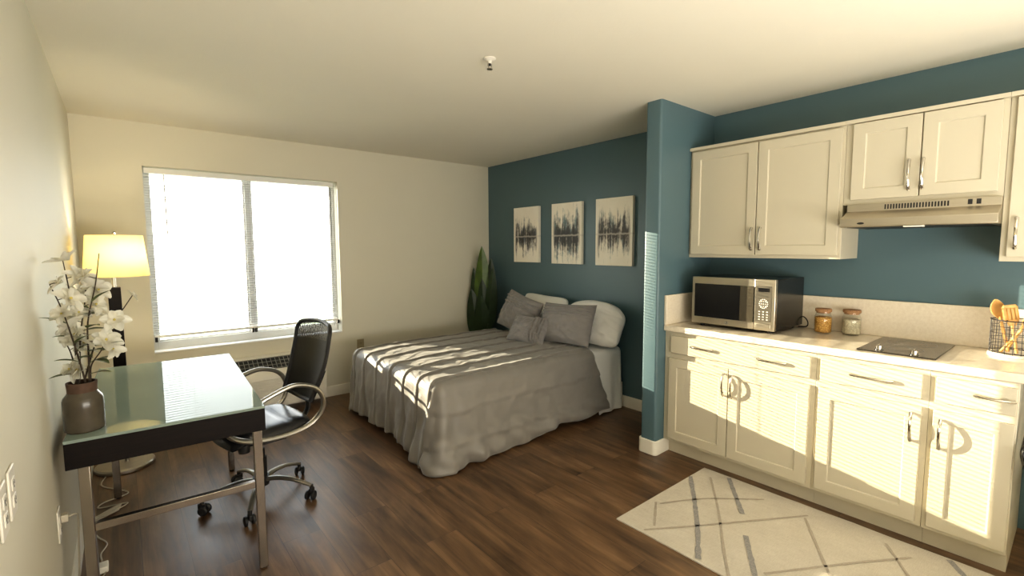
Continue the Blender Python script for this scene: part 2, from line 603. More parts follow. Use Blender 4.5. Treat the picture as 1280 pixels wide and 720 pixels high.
# window
win = bpy.data.objects.new('window_1', None); COL.objects.link(win)
win.location = (0.915, YB + 0.13, WZ0); win['kind'] = 'structure'
b = B()
fy0, fy1, fw = YB + 0.105, YB + 0.155, 0.032
fwb = 0.073
b.box(WX0, WX0 + fw, fy0, fy1, WZ0, WZ1); b.box(WX1 - fw, WX1, fy0, fy1, WZ0, WZ1)
b.box(WX0 + fw, WX1 - fw, fy0, fy1, WZ1 - fw, WZ1); b.box(WX0 + fw, WX1 - fw, fy0, fy1, WZ0, WZ0 + fwb)
b.box(0.878, 0.924, fy0 - 0.004, fy1, WZ0 + fwb, WZ1 - fw)
struct('window_frame', b, MW['vinyl'], win, bevel=0.003)
for a0, a1 in ((WX0 + fw, 0.878), (0.924, WX1 - fw)):
    b = B()
    s = 0.014
    b.box(a0, a0 + s, fy0 + 0.012, fy1 - 0.012, WZ0 + fwb, WZ1 - fw); b.box(a1 - s, a1, fy0 + 0.012, fy1 - 0.012, WZ0 + fwb, WZ1 - fw)
    b.box(a0 + s, a1 - s, fy0 + 0.012, fy1 - 0.012, WZ0 + fwb, WZ0 + fwb + s); b.box(a0 + s, a1 - s, fy0 + 0.012, fy1 - 0.012, WZ1 - fw - s, WZ1 - fw)
    sash = struct('window_sash', b, MW['vinyl'], win)
    b = B(); b.poly([(a0 + s, fy0 + 0.025, WZ0 + fwb + s), (a1 - s, fy0 + 0.025, WZ0 + fwb + s), (a1 - s, fy0 + 0.025, WZ1 - fw - s), (a0 + s, fy0 + 0.025, WZ1 - fw - s)])
    struct('window_pane', b, MW['pane'], sash)
b = B(); b.box(WX0, WX1, YB - 0.004, fy0, WZ0 - 0.004, WZ0 + 0.008)
struct('window_sill', b, MW['sill'], win, bevel=0.003)

# blind
BY = YB + 0.062
bl = thing('window_blind', 'white horizontal slat blind lowered over the wide window', 'window blind', (0.9, BY, WZ1))
bx0, bx1 = WX0 + 0.008, WX1 - 0.022
b = B(); b.box(bx0, bx1, BY - 0.018, BY + 0.018, WZ1 - 0.048, WZ1 - 0.008); obj('headrail', b, MW['sill'], bl, bevel=0.003)
b = B()
zb = 0.757
N = 62
tilt = math.radians(2)
for i in range(N):
    z = zb + 0.018 + (WZ1 - 0.06 - zb - 0.018) * i / (N - 1)
    rows = []
    for k in range(4):
        q = (k / 3 - 0.5)
        dy = q * 0.025 * math.cos(tilt)
        dz = q * 0.025 * math.sin(tilt) + 0.0016 * (1 - (2 * q) ** 2)
        rows.append([b.bm.verts.new((x, BY + dy, z + dz)) for x in (bx0, bx1)])
    for k in range(3):
        b.face([rows[k][0], rows[k][1], rows[k + 1][1], rows[k + 1][0]])
obj('slats', b, MW['slat'], bl, recalc=False)
b = B(); b.box(bx0, bx1, BY - 0.012, BY + 0.012, zb - 0.02, zb); obj('bottom_rail', b, MW['sill'], bl, bevel=0.004)
for x in (0.42, 0.9, 1.4):
    b = B(); b.tube([(x, BY - 0.014, zb), (x, BY - 0.014, WZ1 - 0.05)], 0.0011, 5); obj('ladder_cord', b, MW['slat'], bl)
b = B(); b.tube([(0.304, BY - 0.024, 2.04), (0.306, BY - 0.026, 1.57)], 0.0045, 8); obj('tilt_wand', b, MW['vinyl'], bl)
for x in (bx0 + 0.012, 0.885, 0.91, bx1 + 0.004):
    b = B(); b.box(x - 0.009, x + 0.009, BY - 0.016, BY + 0.014, zb - 0.052, zb - 0.014); obj('hold_down_bracket', b, MW['dark_plastic'], bl, bevel=0.002)

# outdoors seen through the blind
b = B(); b.box(-14, 18, YB + 0.16, 26, -0.5, -0.3); tag(obj('lawn', b, MW['lawn']), 'pale sunlit ground outside the window', 'lawn', kind='structure')
b = B()
def hf(u, v):
    x = -8 + 22 * u
    n = noise.noise(Vector((x * 2.2, v * 9, 3.0))) * 0.10
    pts = [(8.6, -0.3), (8.58, 0.55), (9.2, 0.55), (9.3, -0.3)]
    s = v * 3
    k = min(2, int(s)); f = s - k
    y = pts[k][0] * (1 - f) + pts[k + 1][0] * f
    z = pts[k][1] * (1 - f) + pts[k + 1][1] * f
    return (x, y + n, z + (n * 0.12 if 0.3 < v < 0.7 else 0))
b.grid(110, 18, hf)
tag(obj('hedge', b, MW['hedge']), 'low trimmed green hedge beyond the window', 'hedge', kind='stuff')

# ------------------------------------------------------------------ wall heater / air conditioner
ac = thing('air_conditioner', 'cream through-wall air conditioner below the window sill', 'air conditioner', (0.9, 4.55, 0.07))
ax0, ax1, ayf = 0.42, 1.42, 4.43
prof = [(YB - 0.001, 0.07), (ayf + 0.01, 0.07), (ayf, 0.10), (ayf, 0.345), (ayf + 0.012, 0.372), (ayf + 0.03, 0.392), (YB - 0.075, 0.488), (YB - 0.05, 0.50), (YB - 0.001, 0.502)]
b = B(); b.prism(prof, 'x', ax0, ax1); obj('housing', b, MW['white_plastic'], ac, bevel=0.006)
b = B()
for k in range(15):
    z = 0.115 + k * 0.0145
    b.box(ax0 + 0.03, ax1 - 0.03, ayf - 0.006, ayf + 0.004, z, z + 0.008)
obj('intake_grille', b, MW['white_plastic'], ac)
sl = Vector((0, YB - 0.075 - ayf - 0.03, 0.488 - 0.392))
sn = Vector((0, -sl.z, sl.y)).normalized()
def slope(x, q, d):
    return Vector((x, ayf + 0.03, 0.392)) + sl * q + sn * d
def slope_box(bb, x0, x1, q0, q1, d0, d1):
    v = [bb.bm.verts.new(slope(x, q, d)) for d in (d0, d1) for (x, q) in ((x0, q0), (x1, q0), (x1, q1), (x0, q1))]
    for q in ((0, 3, 2, 1), (4, 5, 6, 7), (0, 1, 5, 4), (1, 2, 6, 5), (2, 3, 7, 6), (3, 0, 4, 7)):
        bb.face([v[i] for i in q])
b = B(); slope_box(b, ax0 + 0.05, ax1 - 0.16, 0.10, 0.96, 0.0005, 0.002); obj('outlet_recess', b, MW['dark_plastic'], ac)
b = B()
for k in range(23):
    x = ax0 + 0.06 + k * 0.0355
    slope_box(b, x, x + 0.005, 0.10, 0.96, 0.002, 0.007)
for k in range(4):
    slope_box(b, ax0 + 0.05, ax1 - 0.16, 0.12 + 0.26 * k, 0.145 + 0.26 * k, 0.002, 0.006)
obj('outlet_grille', b, MW['gunmetal'], ac)

# ------------------------------------------------------------------ floor lamp
LX, LY = -0.04, 4.03
lp = thing('floor_lamp', 'floor lamp with glowing yellow shade and dark square column beside the window', 'lamp', (LX, LY, 0))
b = B(); b.lathe([(0, 0), (0.155, 0), (0.16, 0.006), (0.16, 0.022), (0.152, 0.03), (0.03, 0.034), (0, 0.034)], (LX - 0.01, LY, 0), 48); obj('base', b, MW['nickel'], lp)
b = B(); b.lathe([(0, 0.034), (0.012, 0.034), (0.012, 0.20), (0, 0.20)], (LX, LY, 0), 16); obj('pole', b, MW['nickel'], lp)
b = B(); b.box(LX - 0.033, LX + 0.033, LY - 0.033, LY + 0.033, 0.20, 1.205); obj('column', b, MW['espresso'], lp, bevel=0.003)
b = B(); b.lathe([(0, 1.205), (0.011, 1.205), (0.011, 1.30), (0.02, 1.305), (0.02, 1.36), (0, 1.36)], (LX, LY, 0), 16); obj('neck', b, MW['nickel'], lp)
b = B()
b.lathe([(0.172, 1.275), (0.147, 1.54), (0.144, 1.54), (0.169, 1.275), (0.172, 1.275)], (LX + 0.02, LY, 0), 56)
sh = obj('lamp_shade', b, MW['shade'], lp)
b = B(); b.tube([(LX + .02, LY - 0.146, 1.53), (LX + .02, LY + 0.146, 1.53)], 0.002, 6); b.tube([(LX + .02 - 0.146, LY, 1.53), (LX + .02 + 0.146, LY, 1.53)], 0.002, 6)
b.tube([(LX + 0.02, LY, 1.36), (LX + 0.02, LY, 1.53)], 0.003, 6); obj('shade_spider', b, MW['nickel'], lp)
b = B(); b.lathe([(0, 1.532), (0.012, 1.536), (0.007, 1.548), (0.013, 1.556), (0.0, 1.568)], (LX + 0.02, LY, 0), 16); obj('finial', b, MW['chrome'], lp)
b = B(); b.lathe([(0, 1.36), (0.015, 1.362), (0.03, 1.40), (0.028, 1.43), (0.015, 1.452), (0, 1.456)], (LX + 0.0, LY, 0), 20)
MWb = simple('bulb_glass', (0.9, 0.85, 0.7, 1), 0.4)
obj('bulb', b, MWb, lp)

# ------------------------------------------------------------------ desk  (local: x across, y away from the viewer)
DK = thing('desk', 'dark wood writing desk with pale frosted glass top and steel legs', 'desk', (0, 0, 0))
dw, dl = 0.652, 1.31
b = B(); b.box(0, dw, 0, dl, 0.75, 0.762); obj('glass_top', b, MW['desk_glass'], DK, bevel=0.0015)
ap = 0.025
b = B(); b.box(0, dw, 0.002, ap, 0.652, 0.75); obj('apron', b, MW['espresso'], DK, bevel=0.002)
b = B(); b.box(0, dw, dl - ap, dl - 0.002, 0.652, 0.75); obj('apron', b, MW['espresso'], DK, bevel=0.002)
b = B(); b.box(0.002, ap, ap, dl - ap, 0.652, 0.75); obj('apron', b, MW['espresso'], DK, bevel=0.002)
b = B(); b.box(dw - ap, dw - 0.002, ap, dl - ap, 0.652, 0.75); obj('apron', b, MW['espresso'], DK, bevel=0.002)
b = B(); b.box(ap, dw - ap, ap, dl - ap, 0.735, 0.75); obj('top_board', b, MW['espresso'], DK)
lw = 0.034
for lx in (0.03, dw - 0.012 - lw):
    for ly in (0.03, dl - 0.06 - lw):
        b = B(); b.box(lx, lx + lw, ly, ly + lw, 0.006, 0.735 if False else 0.74)
        lg = obj('leg', b, MW['leg_metal'], DK, bevel=0.002)
        b = B(); b.lathe([(0, 0), (0.012, 0), (0.012, 0.006), (0, 0.006)], (lx + lw / 2, ly + lw / 2, 0), 12); obj('glide', b, MW['dark_plastic'], lg)
b = B(); b.box(0.03 + lw, dw - 0.012 - lw, 0.034, 0.034 + 0.026, 0.385, 0.415); obj('stretcher', b, MW['leg_metal'], DK, bevel=0.002)
DK.location = (-0.197, 2.297, 0)
DK.rotation_euler = (0, 0, math.radians(-2.6))
DK.rotation_euler = (0, 0, math.atan2(2.264 - 2.297, 0.652))
TOPZ = 0.762

# ------------------------------------------------------------------ vase and flowers
VX, VY = -0.140, 2.412
vs = thing('vase', 'grey brown glazed stoneware vase on the near corner of the desk', 'vase', (VX, VY, TOPZ))
b = B()
b.lathe([(0, 0), (0.056, 0), (0.061, 0.006), (0.0615, 0.09), (0.061, 0.118), (0.057, 0.130), (0.047, 0.143), (0.044, 0.149)], (VX, VY, TOPZ), 40)
obj('body', b, MW['glaze'], vs)
b = B()
b.lathe([(0.044, 0.147), (0.0445, 0.165), (0.046, 0.18), (0.046, 0.186), (0.040, 0.186), (0.038, 0.15), (0.038, 0.10), (0, 0.10)], (VX, VY, TOPZ), 40)
obj('neck', b, MW['bare_clay'], vs)


def petal_into(bb, c, M, ln, wd, cup):
    """one petal from centre c, frame M (cols: out, side, up)"""
    def fn(u, v):
        s = (v - 0.5) * 2
        w = wd * math.sin(PI * min(1, (u * 0.86 + 0.10))) ** 0.7
        o = ln * u
        z = cup * ln * (u ** 1.6) * 0.6 - 0.18 * ln * u * u * u + 0.25 * w * s * s
        return c + M @ Vector((o, s * w * 0.5, z))
    bb.grid(6, 4, fn)


def blossom(name, c, axis, size, parent):
    axis = axis.normalized()
    t1 = axis.orthogonal().normalized()
    t2 = axis.cross(t1)
    bb = B()
    np_ = 6
    a0 = rnd.random() * 6
    for k in range(np_):
        a = a0 + 2 * PI * k / np_ + rnd.uniform(-.15, .15)
        o = (t1 * math.cos(a) + t2 * math.sin(a))
        sd = axis.cross(o)
        M = Matrix((o, sd, axis)).transposed()
        petal_into(bb, c, M, size * rnd.uniform(0.75, 1.2), size * 0.70, rnd.uniform(0.15, 0.95))
    for k in range(3):
        a = a0 + 1 + 2 * PI * k / 3
        o = (t1 * math.cos(a) + t2 * math.sin(a))
        M = Matrix((o, axis.cross(o), axis)).transposed()
        petal_into(bb, c + axis * size * 0.05, M, size * 0.6, size * 0.45, 1.5)
    f = obj(name, bb, MW['petal'], parent, recalc=False)
    bb = B(); bb.lathe([(0, 0), (size * .10, size * .03), (size * .08, size * .16), (0, size * .2)], (0, 0, 0), 8)
    R = Matrix((t1, t2, axis)).transposed()
    for v in bb.bm.verts:
        v.co = R @ v.co + c
    s = obj('stamen', bb, MW['stamen'], f)
    return f


def leaf_mesh(bb, p, d, up, ln, wd, bend=0.25, fold=0.25, nu=8, nv=4):
    d = d.normalized()
    sd = d.cross(up).normalized()
    upv = sd.cross(d)
    def fn(u, v):
        s = (v - 0.5) * 2
        w = wd * (math.sin(PI * u ** 0.8)) ** 0.8 * 0.5
        return p + d * ln * u + sd * s * w + upv * (-bend * ln * u * u + fold * abs(s) * w)
    bb.grid(nu, nv, fn)


# stems: (tip x, tip y, tip z, bow) kept clear of the wall at x = -0.23; blossoms along them
stems = [((-0.192, 2.27, 1.33), 'leftmost white magnolia spray, arching toward the wall'),
         ((-0.165, 2.43, 1.41), 'white magnolia spray with the tallest blossom left of the bare twig'),
         ((-0.105, 2.45, 1.35), 'white magnolia spray rising straight from the vase centre'),
         ((-0.060, 2.38, 1.435), 'white magnolia spray ending in a bare upright twig before the lamp shade'),
         ((0.030, 2.43, 1.265), 'white magnolia spray reaching furthest over the desk toward the window'),
         ((-0.185, 2.47, 1.11), 'short leafy magnolia spray on the wall side of the vase'),
         ((-0.060, 2.40, 1.10), 'short white magnolia spray on the window side of the vase')]
WALLX = XL + 0.022
vtop = TOPZ + 0.15
for si, (tip, lab) in enumerate(stems):
    tip = Vector(tip)
    base = Vector((VX + 0.02 * math.cos(si * 2.1), VY + 0.02 * math.sin(si * 2.1), TOPZ + 0.115))
    mid = base.lerp(tip, 0.5) + Vector((VX - (base.x + tip.x) / 2, 0, 0)) * 0.35 + Vector((0, 0, 0.02))
    pts = catmull([base, base.lerp(mid, 0.5) + Vector((0, 0, 0.01)), mid, mid.lerp(tip, 0.55) + Vector((0.004, 0.004, 0)), tip], 6)
    fl = thing('flower_stem', lab, 'flower', base, 'magnolia sprays in the vase')
    b = B(); b.tube(pts, [0.0034 - 0.0018 * i / (len(pts) - 1) for i in range(len(pts))], 6); obj('twig', b, MW['twig'], fl)
    tall = si < 5
    spots = (0.46, 0.60, 0.72, 0.86, 1.0) if tall else (0.45, 0.75, 1.0)
    if si == 3:
        spots = (0.42, 0.58, 0.72, 0.82)
    if si == 4:
        spots = (0.5, 0.72, 1.0)
    for q, s in enumerate(spots):
        p = pts[min(len(pts) - 1, int(s * (len(pts) - 1)))].copy()
        size = rnd.uniform(0.038, 0.056) if not (si == 4 and q == 2) else 0.026
        ang = rnd.uniform(0, 2 * PI)
        out = Vector((math.cos(ang) * 0.8, math.sin(ang) * 0.6 - 0.45, rnd.uniform(0.2, 0.8)))
        off = Vector((math.cos(ang), math.sin(ang), 0.1)) * (0.034 if s < 1 else 0.0)
        c = p + off
        c.x = max(c.x, WALLX + size * 0.95)
        tw = (c - p)
        if tw.length > 0.006:
            bb = B(); bb.tube([p, p + tw * 0.5 + Vector((0, 0, 0.004)), c], 0.0014, 5); obj('twig', bb, MW['twig'], fl)
        blossom('blossom', c, out, size, fl)
    for q, s in enumerate((0.30, 0.48, 0.66) if tall else (0.35, 0.6, 0.85)):
        p = pts[int(s * (len(pts) - 1))]
        ang = rnd.uniform(-1.2, 2.6)
        d = Vector((math.cos(ang), math.sin(ang) * 0.5 - 0.6, rnd.uniform(0.1, 0.6)))
        if p.x + d.x * 0.06 < WALLX:
            d.x = abs(d.x)
        bb = B(); leaf_mesh(bb, p, d, Vector((0, 0, 1)), rnd.uniform(0.06, 0.085), 0.036)
        obj('leaf', bb, MW['leaf'], fl, recalc=False)

# ------------------------------------------------------------------ office chair (local: +x forward)
CH = thing('office_chair', 'black mesh-back office chair with pewter loop arms at the desk', 'chair', (0, 0, 0))
chx, chy, chr_ = 0.560, 2.981, math.radians(188)

def seat_fn(top):
    def fn(u, v):
        x = (u - 0.5) * 2
        y = (v - 0.5) * 2
        k = (1 - abs(x) ** 5) * (1 - abs(y) ** 5)
        sq = 1 - 0.10 * (x * x) * (y * y)
        px = x * 0.235 * sq - 0.005
        py = y * 0.235 * sq
        droop = -0.03 * smooth(0.45, 1.0, x)
        sad = 0.012 * (y * y) - 0.006 * math.cos(x * 2)
        tuck = -0.006 * (math.exp(-((x - 0.15) / 0.05) ** 2) + math.exp(-((x + 0.35) / 0.05) ** 2))
        if top:
            return (px, py, 0.440 + 0.045 * max(0, k) ** 0.35 + droop + (sad + tuck) * max(0, k))
        return (px, py, 0.440 - 0.022 * max(0, k) ** 0.3 + droop)
    return fn
b = B(); b.grid(30, 30, seat_fn(True)); b.grid(30, 30, seat_fn(False), flip=True); obj('seat', b, MW['leather'], CH, angle=70)
b = B(); b.box(-0.13, 0.15, -0.11, 0.11, 0.385, 0.425); b.box(-0.06, 0.10, -0.06, 0.06, 0.345, 0.39); obj('seat_mechanism', b, MW['dark_plastic'], CH, bevel=0.01)
b = B(); b.lathe([(0, -0.0), (0.028, 0.0), (0.034, 0.05), (0.03, 0.06), (0, 0.06)], (0.10, 0.06, 0.325), 14); obj('tension_knob', b, MW['dark_plastic'], CH)

def back_pt(s, t, bulge=0.0):
    """s -1..1 across, t 0..1 upward"""
    hw = 0.185 + 0.035 * smooth(0, 0.55, t)
    x = -0.215 - 0.13 * t - 0.02 * math.sin(PI * t)
    x += -0.045 * (1 - s * s) * 0.8 + bulge
    z = 0.545 + 0.455 * t - 0.02 * (s * s) * smooth(0.8, 1, t)
    return Vector((x, s * hw, z))
rim = []
n = 14
for k in range(n + 1):
    rim.append(back_pt(1, 0.05 + 0.83 * k / n))
for k in range(1, n):
    a = PI / 2 * k / n
    rim.append(back_pt(0.8 + 0.2 * math.cos(a), 0.88 + 0.12 * math.sin(a)))
for k in range(n + 1):
    rim.append(back_pt(0.8 - 1.6 * k / n, 1.0))
for k in range(1, n):
    a = PI / 2 * k / n
    rim.append(back_pt(-0.8 - 0.2 * math.sin(a), 0.88 + 0.12 * math.cos(a)))
for k in range(n + 1):
    rim.append(back_pt(-1, 0.88 - 0.83 * k / n))
for k in range(1, n):
    rim.append(back_pt(-1 + 2 * k / n, 0.05 - 0.05 * math.sin(PI * k / n)))
br_ = thing_dummy = None
b = B()
def back_sheet(u, v):
    return back_pt((u - 0.5) * 1.96, 0.02 + 0.97 * v)
b.grid(16, 24, back_sheet)
bk = obj('backrest', b, MW['mesh'], CH, recalc=False)
b = B(); b.tube(rim, 0.0125, 8, closed=True); obj('backrest_rim', b, MW['dark_plastic'], bk)
b = B()
b.grid(14, 8, lambda u, v: back_pt((u - 0.5) * 1.9, 0.40 * v, -0.010) if True else None)
b.grid(14, 8, lambda u, v: back_pt((u - 0.5) * 1.9, 0.40 * v, -0.024), flip=True)
obj('lumbar_panel', b, MW['dark_plastic'], bk)
b = B(); b.tube(catmull([(-0.10, 0, 0.40), (-0.22, 0, 0.405), (-0.285, 0, 0.46), (-0.29, 0, 0.58), (-0.325, 0, 0.70)], 6), 0.024, 10, flat=0.5); obj('back_bracket', b, MW['dark_plastic'], CH)
for sgn in (1, -1):
    y = sgn * 0.262
    loop = [(0.235, y, 0.555), (0.15, y, 0.605), (0.05, y, 0.655), (-0.08, y, 0.696), (-0.16, y, 0.688), (-0.225, y, 0.655), (-0.262, y, 0.595), (-0.262, y, 0.525), (-0.215, y, 0.462), (-0.13, y, 0.430), (0.0, y, 0.425), (0.13, y, 0.445), (0.215, y, 0.495)]
    loop = [(p[0], p[1] - sgn * 0.03 * smooth(0.58, 0.42, p[2]), p[2]) for p in loop]
    b = B(); b.tube(catmull(loop, 6, True), 0.0165, 10, closed=True, flat=0.8)
    ar = obj('armrest', b, MW['gunmetal'], CH)
    b = B()
    b.box(-0.06, 0.08, min(y * 0.4, y * 0.90), max(y * 0.4, y * 0.90), 0.405, 0.42); obj('arm_bracket', b, MW['dark_plastic'], ar)
b = B(); b.lathe([(0, 0.10), (0.034, 0.10), (0.034, 0.25), (0.026, 0.255), (0.026, 0.30), (0.015, 0.305), (0.015, 0.36), (0, 0.36)], (0, 0, 0), 20); obj('gas_lift', b, MW['dark_plastic'], CH)
b = B(); b.lathe([(0, 0.085), (0.042, 0.085), (0.045, 0.10), (0.042, 0.135), (0, 0.135)], (0, 0, 0), 20); obj('hub', b, MW['dark_plastic'], CH)
for k in range(5):
    wa = math.radians(31.5 + 72 * k) - chr_
    d = Vector((math.cos(wa), math.sin(wa), 0))
    sd = Vector((-d.y, d.x, 0))
    b = B()
    path = [d * 0.035 + Vector((0, 0, 0.118)), d * 0.10 + Vector((0, 0, 0.125)), d * 0.18 + Vector((0, 0, 0.116)), d * 0.25 + Vector((0, 0, 0.094)), d * 0.292 + Vector((0, 0, 0.078))]
    b.tube(catmull(path, 5), [0.019 - 0.007 * i / 20 for i in range(21)], 10, flat=0.75)
    leg = obj('base_leg', b, MW['gunmetal'], CH)
    c = d * 0.292
    b = B()
    b.tube([c + Vector((0, 0, 0.085)), c + Vector((0, 0, 0.05))], 0.011, 10)
    b.mbox(Matrix.Translation(c + Vector((0, 0, 0.048)) + sd * 0.0) @ Matrix.Rotation(wa + 0.6 + k, 4, 'Z'), 0.04, 0.018, 0.03)
    ca = obj('caster', b, MW['dark_plastic'], CH, bevel=0.004)
    R = Matrix.Rotation(wa + 0.6 + k, 4, 'Z')
    for q in (-1, 1):
        bb = B(); bb.lathe([(0, -0.008), (0.018, -0.009), (0.026, -0.004), (0.026, 0.005), (0.02, 0.009), (0, 0.009)], (0, 0, 0), 20, axis='y')
        for v in bb.bm.verts:
            v.co = (R @ (v.co + Vector((0.012, q * 0.0185, 0)))) + c + Vector((0, 0, 0.026))
        obj('wheel', bb, MW['dark_plastic'], ca)
CH.location = (chx, chy, 0)
CH.rotation_euler = (0, 0, chr_)

# ------------------------------------------------------------------ bed
BX0, BX1, BY0, BY1 = 1.56, 3.44, 2.645, 4.075
bed = thing('bed', 'queen mattress on a white box spring with its head against the teal wall', 'bed', (2.5, 3.36, 0))
def rbox(bb, x0, x1, y0, y1, z0, z1, r):
    bb.box(x0, x1, y0, y1, z0, z1)
b = B(); b.box(BX0, BX1, BY0, BY1, 0.32, 0.545); obj('mattress', b, MW['mattress'], bed, bevel=0.05, seg=5)
b = B(); b.box(BX0, BX1 + 0.02, BY0, BY1, 0.115, 0.315); obj('box_spring', b, MW['mattress'], bed, bevel=0.015, seg=3)
for x in (BX0 + 0.1, BX1 - 0.06):
    for y in (BY0 + 0.1, BY1 - 0.1):
        b = B(); b.lathe([(0, 0), (0.025, 0), (0.02, 0.115), (0, 0.115)], (x, y, 0), 14); obj('leg', b, MW['dark_plastic'], bed)
b = B(); b.box(BX1 + 0.0, BX1 + 0.024, BY0 - 0.02, BY0 + 0.06, 0.0, 0.23); obj('frame_post', b, MW['white_plastic'], bed, bevel=0.004)

tucks = [2.70, 2.87, 3.06, 3.29, 3.53, 3.77, 3.98]
def tuck(y, x=0.0):
    h = 0.0
    for i, yt in enumerate(tucks):
        d = y - (yt + 0.010 * noise.noise(Vector((x * 2.5, yt * 7, 1.0))))
        if 0 <= d < 0.05:
            h += 0.013 * (1 - d / 0.05)
        elif -0.012 <= d < 0:
            h -= 0.004
    return h
def wr(p, f=6.0, a=0.006):
    v = Vector(p) * f
    return a * noise.noise(v) + 0.5 * a * noise.noise(v * 2.7 + Vector((5, 1, 2)))
CX0, CX1 = BX0 - 0.035, 3.06
CY0, CY1 = BY0 - 0.03, BY1 + 0.03
CT = 0.565
r = 0.075
ix0, iy0, iy1 = CX0 + r, CY0 + r, CY1 - r
NX, NY = 120, 150
com = B()
def top_h(x, y):
    fx = smooth(CX0, CX0 + 0.35, x)
    fy = math.sin(PI * max(0, min(1, (y - CY0) / (CY1 - CY0)))) ** 0.5
    return CT + 0.022 * fy * fx + tuck(y, x) * 1.0 + wr((x, y, 0), 5, 0.007) + 0.006 * abs(noise.noise(Vector((x * 9, y * 3, 4))))
G = []
for i in range(NX + 1):
    x = CX1 + (ix0 - CX1) * i / NX
    xe = x - 0.10 * smooth(iy0 + 0.7, iy0, 0) 
    row = []
    for j in range(NY + 1):
        y = iy0 + (iy1 - iy0) * j / NY
        row.append(com.bm.verts.new((x, y, top_h(x, y))))
    G.append(row)
for i in range(NX):
    for j in range(NY):
        com.face([G[i][j], G[i + 1][j], G[i + 1][j + 1], G[i][j + 1]])
per = []                       # (vert, base point, outward normal, kind)
for i in range(NX + 1):
    per.append((G[i][0], Vector((0, -1, 0)), 0))
NC = 22
for k in range(1, NC):
    a = -PI / 2 - (PI / 2) * k / NC
    per.append((G[NX][0], Vector((math.cos(a), math.sin(a), 0)), 1))
for j in range(NY + 1):
    per.append((G[NX][j], Vector((-1, 0, 0)), 2))
for k in range(1, NC):
    a = PI - (PI / 2) * k / NC
    per.append((G[NX][NY], Vector((math.cos(a), math.sin(a), 0)), 3))
for i in range(NX, -1, -1):
    per.append((G[i][NY], Vector((0, 1, 0)), 4))
R1, R2 = 7, 30
prev = [p[0] for p in per]
arc = [0.0]
for i in range(1, len(per)):
    d = (per[i][0].co - per[i - 1][0].co).length
    if per[i][2] in (1, 3):
        d = 0.010
    arc.append(arc[-1] + d)
s_near = arc[NX]
for row in range(1, R1 + R2 + 1):
    cur = []
    for i, (v0, nrm, kd) in enumerate(per):
        p0 = v0.co
        t = arc[i]
        if row <= R1:
            th = (PI / 2) * row / R1
            off = r * math.sin(th)
            z = p0.z - r * (1 - math.cos(th))
            s = 0.0
        else:
            s = (row - R1) / R2
            hem = {0: 0.022, 1: 0.006, 2: 0.055, 3: 0.03, 4: 0.05}[kd]
            if kd == 2:
                hem = 0.010 + 0.045 * smooth(0.0, 0.35, (p0.y - iy0)) + 0.012 * noise.noise(Vector((p0.y * 5, 3, 1)))
            if kd == 0:
                hem = 0.014 + 0.055 * math.exp(-((p0.x - 2.62) / 0.22) ** 2) + 0.05 * smooth(2.75, 3.06, p0.x)
            zt = p0.z - r
            z = zt + (hem - zt) * s
            near_corner = smooth(0.55, 0.0, abs(t - s_near - 0.11))
            flare = {0: 0.055, 1: 0.06, 2: 0.03, 3: 0.05, 4: 0.04}[kd]
            flare = flare + 0.045 * near_corner
            A = s ** 1.3 * (0.009 + 0.022 * near_corner + (0.004 if kd == 2 else 0))
            fold = A * ((0.25 if kd == 2 else 1.0) * math.sin(t * 26 + 4.0 * noise.noise(Vector((t * 3, s * 1.5, 0)))) + (2.6 if kd == 2 else 1.2) * noise.noise(Vector((t * 11, s * 1.6, 7))))
            off = r + flare * s ** 0.9 + fold + wr((t * 1.2, s * 0.5, 3), 7, 0.007)
            if kd in (0, 1):
                for zs_ in (0.365, 0.155):
                    zz = zs_ + 0.012 * noise.noise(Vector((t * 3, zs_ * 9, 2)))
                    dz = z - zz
                    if 0 <= dz < 0.06:
                        off += 0.010 * (1 - dz / 0.06)
                # bulging puddle folds low on the near side
                off += 0.03 * smooth(0.5, 0.9, s) * smooth(0.2, 0.0, abs(s - 0.88)) * (0.5 + noise.noise(Vector((t * 7, 2, 1))))
                off += 0.034 * smooth(0.3, 1, s) * noise.noise(Vector((t * 8 + s * 5, s * 3, 11)))
            if kd == 2:
                off += 0.0
        if kd == 2:
            off += tuck(p0.y, p0.z) * 0.7 * smooth(0, R1, row)
        p = Vector((p0.x, p0.y, 0)) + nrm * off
        if kd == 0:
            p.x += 0.13 * s * smooth(2.7, 3.06, p0.x)
        p.z = max(z, 0.006)
        cur.append(com.bm.verts.new(p))
    for i in range(len(per) - 1):
        a, c_, d_, e_ = prev[i], prev[i + 1], cur[i + 1], cur[i]
        if a is c_:
            com.face([a, d_, e_])
        else:
            com.face([a, c_, d_, e_])
    prev = cur
cf = obj('comforter', com, MW['comforter'], None, angle=80)
tag(cf, 'grey pleated comforter spread over the bed', 'comforter')
md = cf.modifiers.new('thick', 'SOLIDIFY'); md.thickness = 0.006; md.offset = 1.0

